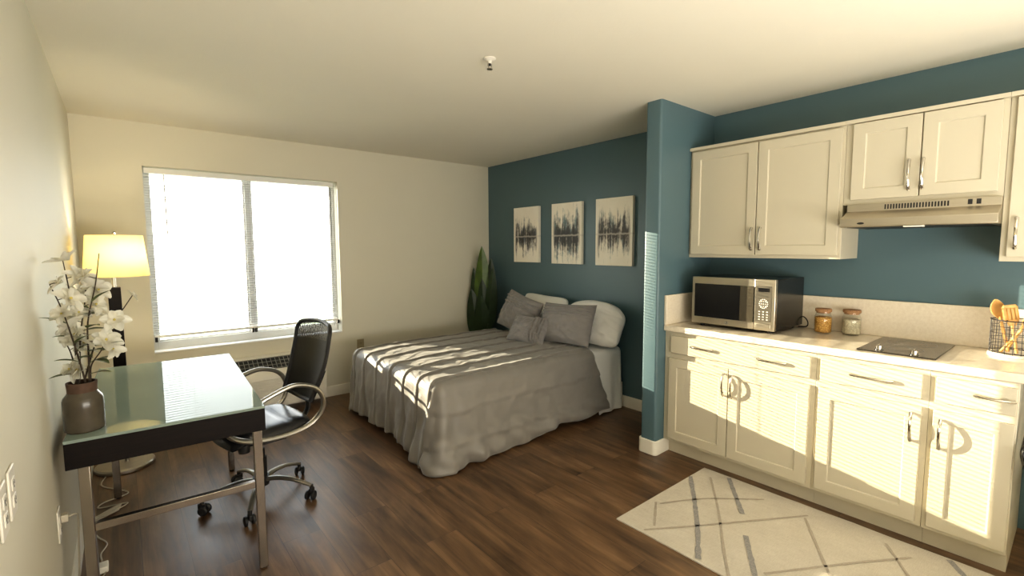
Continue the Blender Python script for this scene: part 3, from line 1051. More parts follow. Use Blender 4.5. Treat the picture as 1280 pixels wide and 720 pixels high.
# white sheet hanging at the head side
b = B()
def sheet(u, v):
    # v: along the drop, from under the pillows over the edge down to the floor
    L1, L2 = 0.30, 0.09
    tot = 0.30 + 0.09 + 0.52
    d = v * tot
    lx = 3.00 + 0.10 * smooth(0.35, 0.91, d)
    hx = 3.425 - 0.02 * smooth(0.4, 0.9, d)
    x = lx + (hx - lx) * u
    if d < L1:
        y, z = BY0 + 0.025 + (L1 - d), 0.557
    elif d < L1 + L2:
        a = (d - L1) / L2 * PI / 2
        y, z = BY0 + 0.025 - 0.045 * math.sin(a), 0.557 - 0.05 * (1 - math.cos(a))
    else:
        s = (d - L1 - L2)
        y, z = BY0 - 0.020 - 0.03 * s - 0.010 * s / 0.5 * (1 + math.sin(u * 13 + s * 3)), 0.507 - s
    n_ = wr((x, y, z), 9, 0.006) * smooth(0.1, 0.5, d)
    return (x, y - abs(n_), max(0.012, z + (0.02 * u - 0.008 * math.sin(u * 9)) * smooth(0.5, 0.9, d)))
b.grid(26, 60, sheet)
sh_ = obj('bed_sheet', b, MW['linen'], None, angle=80)
md = sh_.modifiers.new('thick', 'SOLIDIFY'); md.thickness = 0.003; md.offset = 0
tag(sh_, 'white bed sheet hanging down the bed side near the partition', 'sheet')


def pillow(name, label, cat, center, w, h, t, lean, roll, yaw, m, seed, bands=(), vbands=(), sag=0.0, group=None, pw=2.6, rnd_c=0.03):
    """front faces -x; lean tips the top back to +x; roll turns it in its own plane"""
    Mx = Matrix.Translation(center) @ Matrix.Rotation(yaw, 4, 'Z') @ Matrix.Rotation(lean, 4, 'Y') @ Matrix.Rotation(roll, 4, 'X')
    b = B()
    def surf(side):
        def fn(u, v):
            a = (u - 0.5) * 2
            c = (v - 0.5) * 2
            k = max(0.0, (1 - abs(a) ** pw) * (1 - abs(c) ** pw)) ** 0.55
            y = -a * w / 2 * (1 - 0.07 * (1 - c * c) * abs(a) ** 2)
            z = c * h / 2 * (1 - 0.09 * (1 - a * a) * abs(c) ** 2) - sag * abs(a) ** 2.2 * (c * 0.5 + 0.5)
            cr = 1 - rnd_c * (a * c) ** 4
            y *= cr
            z *= cr
            x = -side * t / 2 * k
            q = Vector((a * 2 + seed, c * 2, side))
            x += side * 0.020 * k * noise.noise(q * 1.7) + side * 0.007 * k * noise.noise(q * 4)
            if side > 0:
                for c0 in bands:
                    dd = c - c0 + 0.015 * noise.noise(Vector((a * 3, seed, c0)))
                    if abs(dd) < 0.05:
                        x -= 0.020 * (1 - abs(dd) / 0.05) * min(1, k * 3)
                for a0 in vbands:
                    dd = a - a0
                    if abs(dd) < 0.05:
                        x -= 0.020 * (1 - abs(dd) / 0.05) * min(1, k * 3)
                # gathered wrinkles near the seam
                x -= 0.004 * smooth(0.6, 0.95, abs(a)) * math.sin(c * 22 + seed) * min(1, k * 3)
            return Mx @ Vector((x, y, z))
        return fn
    b.grid(60, 60, surf(1)); b.grid(60, 60, surf(-1), flip=True)
    o = obj(name, b, m, None, angle=75)
    return tag(o, label, cat, group)

pillow('pillow', 'white bed pillow behind the gray sham nearest the plant', 'pillow', (3.30, 3.54, 0.770), 0.69, 0.44, 0.17, math.radians(24), math.radians(2), 0, MW['linen'], 1.0, rnd_c=0.14)
pillow('pillow', 'slumped white bed pillow on the partition side of the bed', 'pillow', (3.285, 2.840, 0.775), 0.72, 0.44, 0.20, math.radians(27), math.radians(2), 0.05, MW['linen'], 4.0, sag=0.10, rnd_c=0.17)
pillow('pillow', 'tilted gray sham leaning toward the plant side of the bed', 'pillow', (3.06, 3.60, 0.788), 0.60, 0.40, 0.17, math.radians(22), math.radians(11), -0.05, MW['sham'], 7.0, bands=(0.34, 0.48, 0.66))
pillow('pillow', 'gray sham with gathered top bands, on the partition side of the bed', 'pillow', (3.035, 2.93, 0.772), 0.60, 0.385, 0.18, math.radians(22), math.radians(-2), 0.08, MW['sham'], 9.0, bands=(0.36, 0.52, 0.68, 0.8))
pillow('cushion', 'small grey cushion with stitched pleats in front of the two shams', 'cushion', (2.855, 3.225, 0.70), 0.40, 0.28, 0.13, math.radians(38), math.radians(3), 0.30, MW['sham'], 12.0, vbands=(0.25, 0.4, 0.55, 0.7, 0.82))

# ------------------------------------------------------------------ corner plant
pl = thing('potted_plant', 'dark green broad-leaved plant in the corner behind the bed', 'plant', (3.22, 4.42, 0))
b = B(); b.lathe([(0, 0), (0.10, 0), (0.13, 0.24), (0.135, 0.26), (0.12, 0.26), (0.11, 0.22), (0, 0.22)], (3.22, 4.42, 0), 28); obj('pot', b, MW['dark_plastic'], pl)
lv = [((0.00, 0.02), (0.02, 0.04), 0.50, 1.47, 0.22, 1), ((0.0, 0.06), (-0.015, 0.16), 0.38, 1.22, 0.20, 0), ((0.02, -0.04), (0.05, -0.13), 0.48, 1.24, 0.13, 0),
      ((-0.03, 0.08), (-0.06, 0.15), 0.30, 0.98, 0.22, 0), ((0.0, -0.01), (0.0, 0.02), 0.34, 1.10, 0.19, 0), ((0.05, 0.0), (0.10, -0.03), 0.42, 1.34, 0.18, 0), ((-0.02, 0.0), (-0.05, -0.02), 0.30, 0.92, 0.20, 0)]
for (bx, by), (tx, ty), z0, z1, wd, lt in lv:
    p0 = Vector((3.22 + bx * 0.5, 4.42 + by * 0.5, 0.22)); p1 = Vector((3.22 + bx, 4.42 + by, z0)); p2 = Vector((3.22 + tx, 4.42 + ty, z1))
    b = B(); b.tube([p0, p0.lerp(p1, 0.5), p1, p1.lerp(p2, 0.12)], 0.009, 8)
    d = (p2 - p1)
    leaf_mesh(b, p1, d, Vector((0.75, 0.65, 0.1)), d.length, wd, bend=0.05, fold=0.35, nu=18, nv=8)
    obj('leaf', b, MW['leaf_light' if lt else 'leaf_dark'], pl, recalc=False)

# ------------------------------------------------------------------ three canvases
for (y1, y0, z0, z1, sd, dk, amp, teal, lab) in (
        (4.150, 3.738, 1.289, 1.890, 2.0, S(22, 26, 38), 0.80, S(80, 92, 108), 'small abstract canvas with the emptiest sky, hung nearest the plant corner'),
        (3.541, 3.128, 1.284, 1.892, 11.0, S(40, 48, 58), 1.15, S(112, 142, 150), 'abstract skyline canvas with pale teal reflections, middle of the row'),
        (2.952, 2.535, 1.281, 1.894, 23.0, S(70, 66, 70), 0.85, S(140, 158, 158), 'abstract canvas with the greyest faded skyline, nearest the partition')):
    b = B(); b.box(XR - 0.034, XR - 0.001, y0, y1, z0, z1)
    o = obj('canvas_painting', b, m_canvas('canvas_paint', (y0 + y1) / 2, (z0 + z1) / 2, y1 - y0, z1 - z0, sd, dk, amp, teal), None, bevel=0.002)
    tag(o, lab, 'painting', 'three canvases above the bed')

# ------------------------------------------------------------------ sprinkler
sp_ = thing('fire_sprinkler', 'small white fire sprinkler head on the ceiling', 'sprinkler', (1.521, 2.016, H))
b = B(); b.lathe([(0, H - 0.0005), (0.033, H - 0.0005), (0.033, H - 0.004), (0.02, H - 0.012), (0, H - 0.012)], (1.521, 2.016, 0), 28); obj('escutcheon', b, MW['white_plastic'], sp_)
b = B(); b.lathe([(0, H - 0.012), (0.010, H - 0.012), (0.010, H - 0.026), (0, H - 0.026)], (1.521, 2.016, 0), 14); obj('body', b, MW['white_plastic'], sp_)
b = B(); b.lathe([(0, H - 0.024), (0.006, H - 0.024), (0.007, H - 0.036), (0, H - 0.036)], (1.521, 2.016, 0), 10); obj('bulb', b, MW['dark_plastic'], sp_)
b = B()
for s in (-1, 1):
    b.tube([(1.521 + s * 0.009, 2.016, H - 0.024), (1.521 + s * 0.013, 2.016, H - 0.036), (1.521 + s * 0.003, 2.016, H - 0.052)], 0.002, 6)
b.lathe([(0, H - 0.052), (0.015, H - 0.052), (0.015, H - 0.054), (0, H - 0.054)], (1.521, 2.016, 0), 20)
obj('deflector', b, MW['nickel'], sp_)

# ------------------------------------------------------------------ wall plates
def wall_plate(name, label, c, axis, kind, pm=None):
    pm = pm or MW['white_plastic']
    """axis 'y' = on the back wall facing -y, 'x' = on the left wall facing +x"""
    t = thing(name, label, 'wall outlet' if kind != 'switch' else 'switch', c)
    def P(u, d, z):     # u along wall, d out of wall
        return (c[0] + u, c[1] - d, c[2] + z) if axis == 'y' else (c[0] + d, c[1] + u, c[2] + z)
    def bx(bb, u0, u1, d0, d1, z0, z1):
        p, q = P(u0, d0, z0), P(u1, d1, z1)
        bb.box(min(p[0], q[0]), max(p[0], q[0]), min(p[1], q[1]), max(p[1], q[1]), p[2], q[2])
    bb = B(); bx(bb, -0.036, 0.036, 0.0005, 0.006, -0.058, 0.058); obj('cover_plate', bb, pm, t, bevel=0.003)
    if kind == 'switch':
        bb = B(); bx(bb, -0.017, 0.017, 0.005, 0.009, -0.034, 0.034); obj('rocker', bb, MW['white_plastic'], t, bevel=0.002)
    else:
        for z in (-0.02, 0.02):
            bb = B(); bx(bb, -0.016, 0.016, 0.005, 0.008, z - 0.014, z + 0.014); rc = obj('receptacle', bb, pm, t, bevel=0.003)
            bb = B()
            for u in (-0.006, 0.006):
                bx(bb, u - 0.001, u + 0.001, 0.0075, 0.0086, z - 0.003, z + 0.006)
            bx(bb, -0.002, 0.002, 0.0075, 0.0086, z - 0.010, z - 0.006)
            obj('slots', bb, MW['dark_plastic'], rc)
    return t
wall_plate('wall_outlet', 'cream outlet plate on the window wall between air conditioner and bed', (1.842, YB, 0.47), 'y', 'outlet', simple('almond_plastic', (0.40, 0.34, 0.22, 1), 0.4))
wall_plate('wall_outlet', 'cream outlet plate on the left wall, further along toward the desk', (XL, 1.57, 0.885), 'x', 'outlet')
wall_plate('wall_outlet', 'cream outlet plate on the left wall at the edge of view', (XL, 1.463, 0.885), 'x', 'outlet')
lo = wall_plate('wall_outlet', 'low cream outlet plate on the left wall by the desk leg', (XL, 2.33, 0.45), 'x', 'outlet')
pc = thing('power_cord', 'pale power cord plugged into the low left wall outlet, hanging by the desk leg', 'cord', (XL + 0.03, 2.33, 0.47))
b = B(); b.box(XL + 0.0086, XL + 0.030, 2.317, 2.343, 0.456, 0.484); obj('plug', b, MW['cord_white'], pc, bevel=0.003)
b = B(); b.tube(catmull([(XL + 0.030, 2.33, 0.470), (XL + 0.046, 2.345, 0.468), (XL + 0.052, 2.37, 0.44), (XL + 0.045, 2.39, 0.30), (XL + 0.035, 2.45, 0.12), (XL + 0.045, 2.58, 0.012), (XL + 0.10, 2.72, 0.006), (XL + 0.085, 2.80, 0.006)], 8), 0.0032, 7); obj('cable', b, MW['cord_white'], pc)
b = B(); b.box(XL + 0.065, XL + 0.11, 2.70 + 0.02, 2.78, 0.001, 0.03)
o = obj('plug_adapter', b, MW['white_plastic'], None, bevel=0.005); tag(o, 'small white plug adapter lying on the floor under the desk', 'adapter')
cb = thing('lamp_cord', 'bundled white cord of the lamp lying loosely on the floor under the desk', 'cord', (-0.1, 3.4, 0))
cp = [(-0.15, 3.90, 0.005), (-0.165, 3.76, 0.005), (-0.06, 3.60, 0.005), (-0.05, 3.54, 0.005), (-0.15, 3.50, 0.005), (-0.17, 3.44, 0.005), (-0.06, 3.42, 0.005), (-0.055, 3.39, 0.006), (-0.14, 3.32, 0.006), (-0.19, 3.25, 0.006), (-0.17, 3.10, 0.006), (-0.13, 2.99, 0.006), (-0.15, 2.90, 0.006), (-0.145, 2.83, 0.006)]
b = B(); b.tube(catmull(cp, 8), 0.0035, 7); obj('cable', b, MW['cord_white'], cb)
b = B()
for k in range(5):
    o_ = 0.008 * k
    b.tube(catmull([(-0.19 + 0.3 * o_, 3.27 + o_, 0.010 + 0.006 * (k % 3)), (-0.13, 3.30 + o_, 0.013 + 0.007 * (k % 2)), (-0.085 + o_ * .4, 3.34 + o_, 0.010 + 0.004 * k), (-0.12, 3.335 + o_ * 0.6, 0.02), (-0.17, 3.30 + o_ * 0.5, 0.016), (-0.195, 3.275 + o_, 0.012)], 6, False), 0.0033, 6)
obj('bundle', b, MW['cord_white'], cb)

# ------------------------------------------------------------------ kitchen
def shaker(bb, xf, xb, y0, y1, z0, z1, st=0.058, dp=0.008):
    """door / front facing -x with recessed panel"""
    V = bb.bm.verts.new
    o = [V((xf, y0, z0)), V((xf, y1, z0)), V((xf, y1, z1)), V((xf, y0, z1))]
    i1 = [V((xf, y0 + st, z0 + st)), V((xf, y1 - st, z0 + st)), V((xf, y1 - st, z1 - st)), V((xf, y0 + st, z1 - st))]
    e = 0.004
    i2 = [V((xf + dp, y0 + st + e, z0 + st + e)), V((xf + dp, y1 - st - e, z0 + st + e)), V((xf + dp, y1 - st - e, z1 - st - e)), V((xf + dp, y0 + st + e, z1 - st - e))]
    k = [V((xb, y0, z0)), V((xb, y1, z0)), V((xb, y1, z1)), V((xb, y0, z1))]
    for q in range(4):
        w = (q + 1) % 4
        bb.face([o[q], o[w], i1[w], i1[q]]); bb.face([i1[q], i1[w], i2[w], i2[q]]); bb.face([o[q], k[q], k[w], o[w]])
    bb.face(i2); bb.face(k[::-1])
    return bb


def slab(bb, xf, xb, y0, y1, z0, z1):
    return bb.box(xf, xb, y0, y1, z0, z1)


def pull(xf, p, q, parent):
    """bow handle between two points (y,z) on the front plane xf"""
    (y0, z0), (y1, z1) = p, q
    bb = B()
    path = []
    for k in range(13):
        s = k / 12
        path.append((xf - 0.012 - 0.020 * math.sin(PI * s) ** 0.8, y0 + (y1 - y0) * s, z0 + (z1 - z0) * s))
    bb.tube([(xf + 0.001, y0, z0)] + path + [(xf + 0.001, y1, z1)], [0.006] + [0.0055 + 0.002 * abs(1 - 2 * k / 12) for k in range(13)] + [0.006], 8)
    return obj('handle', bb, MW['chrome'], parent)


BF, DF = 2.896, 2.877        # base face frame and door front
def base_cab(label, y0, y1, fronts, first=False):
    t = thing('base_cabinet', label, 'cabinet', ((BF + XR) / 2, (y0 + y1) / 2, 0), 'base cabinets along the kitchen wall')
    b = B()
    b.box(BF, XR - 0.001, y0, y1, 0.10, 0.872)
    obj('carcass', b, MW['cab'], t, bevel=0.002)
    b = B(); b.box(2.955, XR - 0.001, y0, y1, 0.0, 0.10); obj('toe_kick', b, MW['cab'], t)
    for kind, a0, a1, z0, z1, hs in fronts:
        b = B()
        if kind == 'drawer':
            slab(b, DF, BF, a0, a1, z0, z1)
        else:
            shaker(b, DF, BF, a0, a1, z0, z1)
        o = obj(kind, b, MW['cab'], t, bevel=0.002)
        for h in hs:
            pull(DF, h[0], h[1], o)
    return t
base_cab('wide cream base cabinet with two handles on one drawer, under the microwave', 0.906, PY0 - 0.001,
         [('drawer', 0.931, 1.785, 0.727, 0.846, (((1.628, 0.791), (1.485, 0.791)), ((1.205, 0.787), (1.052, 0.787)))),
          ('door', 1.382, 1.795, 0.122, 0.690, (((1.405, 0.655), (1.405, 0.518)),)),
          ('door', 0.931, 1.377, 0.122, 0.690, (((1.350, 0.655), (1.350, 0.518)),))])
base_cab('cream base cabinet with one drawer and door, directly under the cooktop', 0.434, 0.905,
         [('drawer', 0.460, 0.881, 0.727, 0.846, (((0.741, 0.790), (0.570, 0.790)),)),
          ('door', 0.456, 0.886, 0.122, 0.690, (((0.492, 0.655), (0.490, 0.52)),))])
base_cab('narrow cream end base cabinet below the utensil basket', 0.147, 0.433,
         [('drawer', 0.152, 0.410, 0.727, 0.846, (((0.279, 0.790), (0.158, 0.790)),)),
          ('door', 0.152, 0.414, 0.122, 0.690, (((0.386, 0.648), (0.386, 0.514)),))])

ct = thing('countertop', 'beige stone countertop with backsplash along the kitchen wall', 'countertop', (3.18, 0.7, 0.872))
b = B(); b.box(2.868, XR - 0.001, -0.75, PY0 - 0.001, 0.873, 0.913); obj('worktop', b, MW['counter'], ct, bevel=0.006, seg=3)
b = B(); b.box(XR - 0.022, XR - 0.001, -0.75, PY0 - 0.001, 0.913, 1.128); obj('backsplash', b, MW['counter'], ct, bevel=0.003)
b = B(); b.box(2.87, XR - 0.022, PY0 - 0.021, PY0 - 0.001, 0.913, 1.118); obj('side_splash', b, MW['counter'], ct, bevel=0.003)
# support leg panel far along the counter
b = B(); b.box(2.90, XR - 0.001, -0.75, -0.73, 0.0, 0.872); tag(obj('end_panel', b, MW['cab']), 'cream panel carrying the far end of the countertop', 'panel')
CZ = 0.913

# drain pipe / dark curved thing at the counter end
dp = thing('drain_pipe', 'black curved pipe beside the end of the base cabinets', 'pipe', (2.96, 0.06, 0.4))
b = B(); b.tube(catmull([(3.05, 0.10, 0.87), (3.0, 0.105, 0.72), (2.90, 0.107, 0.62), (2.86, 0.10, 0.56), (2.87, 0.05, 0.46), (2.93, -0.03, 0.40), (3.1, -0.06, 0.38), (XR - 0.002, -0.06, 0.38)], 8), [0.008 + 0.022 * min(1, k / 26) for k in range(57)], 12)
obj('hose', b, MW['black_gloss'], dp)

UF, UD = 3.1706, 3.1516
def wall_cab(label, y0, y1, z0, z1, fronts):
    t = thing('wall_cabinet', label, 'cabinet', (3.32, (y0 + y1) / 2, z0), 'wall cabinets along the kitchen wall')
    b = B(); b.box(UF, XR - 0.001, y0, y1, z0, z1); obj('carcass', b, MW['cab'], t, bevel=0.002)
    b = B(); b.prism([(UF - 0.022, z1 - 0.018), (UF - 0.022, z1 + 0.002), (UF + 0.02, z1 + 0.002), (UF + 0.02, z1 - 0.0), (UF - 0.001, z1 - 0.0), (UF - 0.001, z1 - 0.018)], 'y', y0, y1); obj('top_moulding', b, MW['cab'], t)
    for a0, a1, c0, c1, h in fronts:
        b = B(); shaker(b, UD, UF, a0, a1, c0, c1)
        o = obj('door', b, MW['cab'], t, bevel=0.002)
        if h:
            pull(UD, h[0], h[1], o)
    return t
wall_cab('cream double-door wall cabinet above the microwave', 0.901, PY0 - 0.001, 1.374, 2.137,
         [(1.372, 1.815, 1.396, 2.108, ((1.388, 1.567), (1.388, 1.430))), (0.916, 1.366, 1.396, 2.108, ((1.334, 1.567), (1.334, 1.430)))])
wall_cab('short cream double-door wall cabinet over the range hood', 0.267, 0.900, 1.676, 2.137,
         [(0.572, 0.864, 1.702, 2.114, ((0.612, 1.886), (0.610, 1.738))), (0.287, 0.567, 1.702, 2.114, ((0.556, 1.886), (0.556, 1.738)))])
wall_cab('cream wall cabinet on the far side of the range hood from the microwave', -0.30, 0.266, 1.374, 2.137,
         [(-0.28, 0.243, 1.396, 2.114, ((0.216, 1.573), (0.216, 1.436)))])

# range hood
hd = thing('range_hood', 'stainless steel range hood with vent slots under the short wall cabinet', 'range hood', (3.2, 0.56, 1.54))
hy0, hy1 = 0.267, 0.872
b = B()
b.prism([(XR - 0.002, 1.548), (3.044, 1.548), (3.040, 1.552), (3.040, 1.592), (3.044, 1.596), (3.130, 1.632), (3.139, 1.636), (3.139, 1.675), (XR - 0.002, 1.675)], 'y', hy0, hy1)
obj('hood_body', b, MW['steel'], hd, bevel=0.0015)
b = B()
for k in range(22):
    y = 0.700 - 0.0118 * k
    b.box(3.1375, 3.140, y - 0.0032, y + 0.0032, 1.643, 1.668)
obj('vent_slots', b, MW['dark_plastic'], hd)
for y in (0.374, 0.344):
    b = B(); b.box(3.135, 3.141, y - 0.008, y + 0.008, 1.645, 1.669); obj('switch', b, MW['dark_plastic'], hd, bevel=0.001)
b = B(); b.lathe([(0, -0.001), (0.016, -0.001), (0.016, 0.001), (0, 0.001)], (3.039, 0.78, 1.568), 20, axis='x')
for v in b.bm.verts:
    v.co.z = 1.568 + (v.co.z - 1.568) * 0.35
obj('badge', b, MW['dark_plastic'], hd)
b = B(); b.box(3.05, XR - 0.06, hy0 + 0.03, hy1 - 0.03, 1.5465, 1.549); obj('filter', b, MW['dark_plastic'], hd)
b = B(); b.box(3.03, 3.06, 0.52, 0.60, 1.542, 1.549); obj('lamp_lens', b, MW['white_plastic'], hd, bevel=0.002)

# microwave
my0, my1, mz0, mz1, mxf, mxb = 1.176, 1.712, 0.935, 1.248, 3.012, 3.455
mw = thing('microwave', 'black and stainless microwave oven on the counter beside the partition', 'microwave', (3.2, 1.45, CZ))
b = B(); b.box(mxf + 0.03, mxb, my0, my1, mz0, mz1); obj('case', b, MW['black_gloss'], mw, bevel=0.004)
cy = my0 + 0.125          # seam between the door and control panel
b = B()
b.box(mxf, mxf + 0.03, cy + 0.001, my1, mz0, mz1)
dr = obj('door', b, MW['steel'], mw, bevel=0.004)
b = B(); b.box(mxf - 0.0015, mxf + 0.002, cy + 0.001, my1 - 0.02, mz0 + 0.045, mz1 - 0.045); obj('door_glass', b, MW['black_gloss'], dr)
b = B(); b.box(mxf - 0.003, mxf + 0.002, cy + 0.001, cy + 0.085, mz0 + 0.045, mz1 - 0.045); obj('door_strip', b, simple('smoked_steel', (0.16, 0.14, 0.105, 1), 0.22, 0.6), dr)
b = B()
b.lathe([(0.0, -0.0015), (0.0115, -0.0015), (0.0115, 0.001), (0, 0.001)], (mxf - 0.0005, 1.47, mz0 + 0.022), 24, axis='x')
em = obj('emblem', b, MW['gunmetal'], dr)
b = B()
b.tube([(mxf - 0.0022, 1.47 + 0.0085 * math.cos(a * PI / 12), mz0 + 0.022 + 0.0085 * math.sin(a * PI / 12)) for a in range(24)], 0.0007, 5, closed=True)
b.tube(catmull([(mxf - 0.0022, 1.4665, mz0 + 0.0235), (mxf - 0.0022, 1.4655, mz0 + 0.0265), (mxf - 0.0022, 1.4735, mz0 + 0.0265), (mxf - 0.0022, 1.4745, mz0 + 0.018), (mxf - 0.0022, 1.468, mz0 + 0.0175)], 5), 0.0007, 5)
obj('emblem_lines', b, MW['chrome'], em)
b = B(); b.box(mxf, mxf + 0.03, my0, cy - 0.001, mz0, mz1); cpn = obj('control_panel', b, MW['steel'], mw, bevel=0.004)
b = B(); b.box(mxf - 0.0015, mxf + 0.002, my0 + 0.022, cy - 0.012, mz0 + 0.055, mz1 - 0.04); obj('keypad', b, simple('keypad_film', (0.11, 0.10, 0.08, 1), 0.3), cpn)
b = B(); b.box(mxf - 0.003, mxf, my0 + 0.034, cy - 0.026, mz1 - 0.075, mz1 - 0.052); obj('display', b, MW['black_gloss'], cpn)
b = B()
kc = (my0 + cy) / 2 + 0.004
for k in range(14):
    a = 2 * PI * k / 14
    b.box(mxf - 0.0025, mxf, kc + 0.024 * math.cos(a) - 0.0035, kc + 0.024 * math.cos(a) + 0.0035, mz0 + 0.165 + 0.027 * math.sin(a) - 0.003, mz0 + 0.165 + 0.027 * math.sin(a) + 0.003)
for i in range(3):
    for j in range(4):
        yy, zz = kc + (i - 1) * 0.023, mz0 + 0.068 + j * 0.016
        b.box(mxf - 0.0025, mxf, yy - 0.0045, yy + 0.0045, zz - 0.003, zz + 0.003)
    for j in range(3):
        yy, zz = kc + (i - 1) * 0.012, mz0 + 0.150 + j * 0.014
        b.box(mxf - 0.0025, mxf, yy - 0.003, yy + 0.003, zz - 0.0025, zz + 0.0025)
obj('key_markings', b, MW['white_plastic'], cpn)
b = B(); b.box(mxf - 0.004, mxf, my0 + 0.022, cy - 0.014, mz0 + 0.012, mz0 + 0.042); obj('open_button', b, MW['steel'], cpn, bevel=0.003)
for x in (mxf + 0.06, mxb - 0.05):
    for y in (my0 + 0.05, my1 - 0.05):
        b = B(); b.lathe([(0, CZ + 0.0005), (0.014, CZ + 0.0005), (0.016, mz0), (0, mz0)], (x, y, 0), 14); obj('foot', b, MW['dark_plastic'], mw)
b = B(); b.tube(catmull([(mxb, 1.21, 0.98), (mxb + 0.004, 1.17, 0.985), (mxb + 0.002, 1.145, 0.955), (mxb, 1.15, 0.925), (mxb, 1.20, 0.919)], 6), 0.0035, 7); obj('power_cable', b, MW['dark_plastic'], mw)

# jars
def jar(c, label, m, fill, cat_fill, lab_fill, w=0.047):
    t = thing('storage_jar', label, 'jar', c)
    b = B()
    outer = [(0, 0.0), (w * 0.9, 0.0), (w, 0.008), (w * 1.0, 0.085), (w * 0.97, 0.105), (w * 0.84, 0.118), (w * 0.84, 0.134)]
    inner = [(w * 0.80, 0.134), (w * 0.80, 0.118), (w * 0.92, 0.104), (w * 0.95, 0.085), (w * 0.95, 0.010), (w * 0.85, 0.005), (0, 0.005)]
    b.lathe(outer, c, 28); obj('glass_body', b, MW['jar_glass'], t)
    b = B(); b.lathe([(0, 0.125), (w * 0.78, 0.125), (w * 0.80, 0.134), (w * 0.92, 0.134), (w * 0.94, 0.138), (w * 0.94, 0.149), (w * 0.90, 0.152), (0, 0.152)], c, 28); obj('lid', b, MW['cork'], t)
    b = B(); b.lathe([(0, 0.0065), (w * 0.84, 0.0065), (w * 0.935, 0.012), (w * 0.935, fill), (w * 0.6, fill + 0.006), (0, fill + 0.003)], c, 28)
    o = obj(cat_fill, b, m); tag(o, lab_fill, 'food', kind='stuff')
jar((3.335, 1.020, CZ + 0.0005), 'glass jar of golden cereal with wooden lid, next to the microwave', MW['granola'], 0.098, 'granola', 'golden brown cereal filling the jar next to the microwave')
jar((3.395, 0.888, CZ + 0.0005), 'glass jar of pale grain with wooden lid, nearer the cooktop', MW['oats'], 0.092, 'oats', 'pale grain filling the jar nearer the cooktop', 0.049)

# cooktop
ck = thing('cooktop', 'dark two-knob glass cooktop set into the counter under the hood', 'cooktop', (3.18, 0.575, CZ))
b = B(); b.box(2.915, 3.42, 0.423, 0.735, CZ + 0.0005, CZ + 0.008); obj('glass_plate', b, MW['cooktop'], ck, bevel=0.002)
for (x, y) in ((2.968, 0.652), (2.948, 0.508)):
    b = B(); b.lathe([(0, 0.0), (0.020, 0.0), (0.020, 0.003), (0.015, 0.005), (0.0145, 0.020), (0.012, 0.022), (0, 0.022)], (x, y, CZ + 0.008), 24)
    b.box(x - 0.014, x + 0.014, y - 0.003, y + 0.003, CZ + 0.029, CZ + 0.035)
    obj('knob', b, MW['chrome'], ck)
for (x, rr) in ((3.08, 0.085), (3.28, 0.105)):
    b = B()
    for q in (rr, rr * 0.6):
        b.lathe([(q - 0.0012, CZ + 0.0079), (q - 0.0012, CZ + 0.0084), (q + 0.0012, CZ + 0.0084), (q + 0.0012, CZ + 0.0079), (q - 0.0012, CZ + 0.0079)], (x, 0.58, 0), 48)
    obj('burner_ring', b, simple('burner_print', (0.07, 0.065, 0.06, 1), 0.3), ck)

# utensil basket
kx, ky, kr = 3.325, 0.200, 0.088
ub = thing('utensil_basket', 'round black wire basket of wooden utensils at the end of the counter', 'basket', (kx, ky, CZ))
b = B(); b.lathe([(0, 0.0005), (kr + 0.004, 0.0005), (kr + 0.006, 0.006), (kr + 0.004, 0.014), (kr - 0.004, 0.016), (0, 0.012)], (kx, ky, CZ), 36); obj('base', b, simple('whitewashed_base', (0.72, 0.68, 0.6, 1), 0.5), ub)
b = B()
def circ(r_, z, n=40):
    return [(kx + r_ * math.cos(2 * PI * k / n), ky + r_ * math.sin(2 * PI * k / n), z) for k in range(n)]
for z, q in ((CZ + 0.02, 0.0022), (CZ + 0.052, 0.0013), (CZ + 0.083, 0.0013), (CZ + 0.114, 0.0013), (CZ + 0.145, 0.0013), (CZ + 0.175, 0.0026)):
    b.tube(circ(kr, z), q, 6, closed=True)
for k in range(20):
    a = 2 * PI * k / 20
    b.tube([(kx + kr * math.cos(a), ky + kr * math.sin(a), CZ + 0.014), (kx + kr * math.cos(a), ky + kr * math.sin(a), CZ + 0.175)], 0.0016, 6)
for k in range(10):
    a = 2 * PI * (k + .5) / 10
    b.lathe([(0, -0.005), (0.005, 0), (0, 0.005)], (kx + kr * math.cos(a), ky + kr * math.sin(a), CZ + 0.176), 8)
obj('wire_cage', b, MW['wire'], ub)

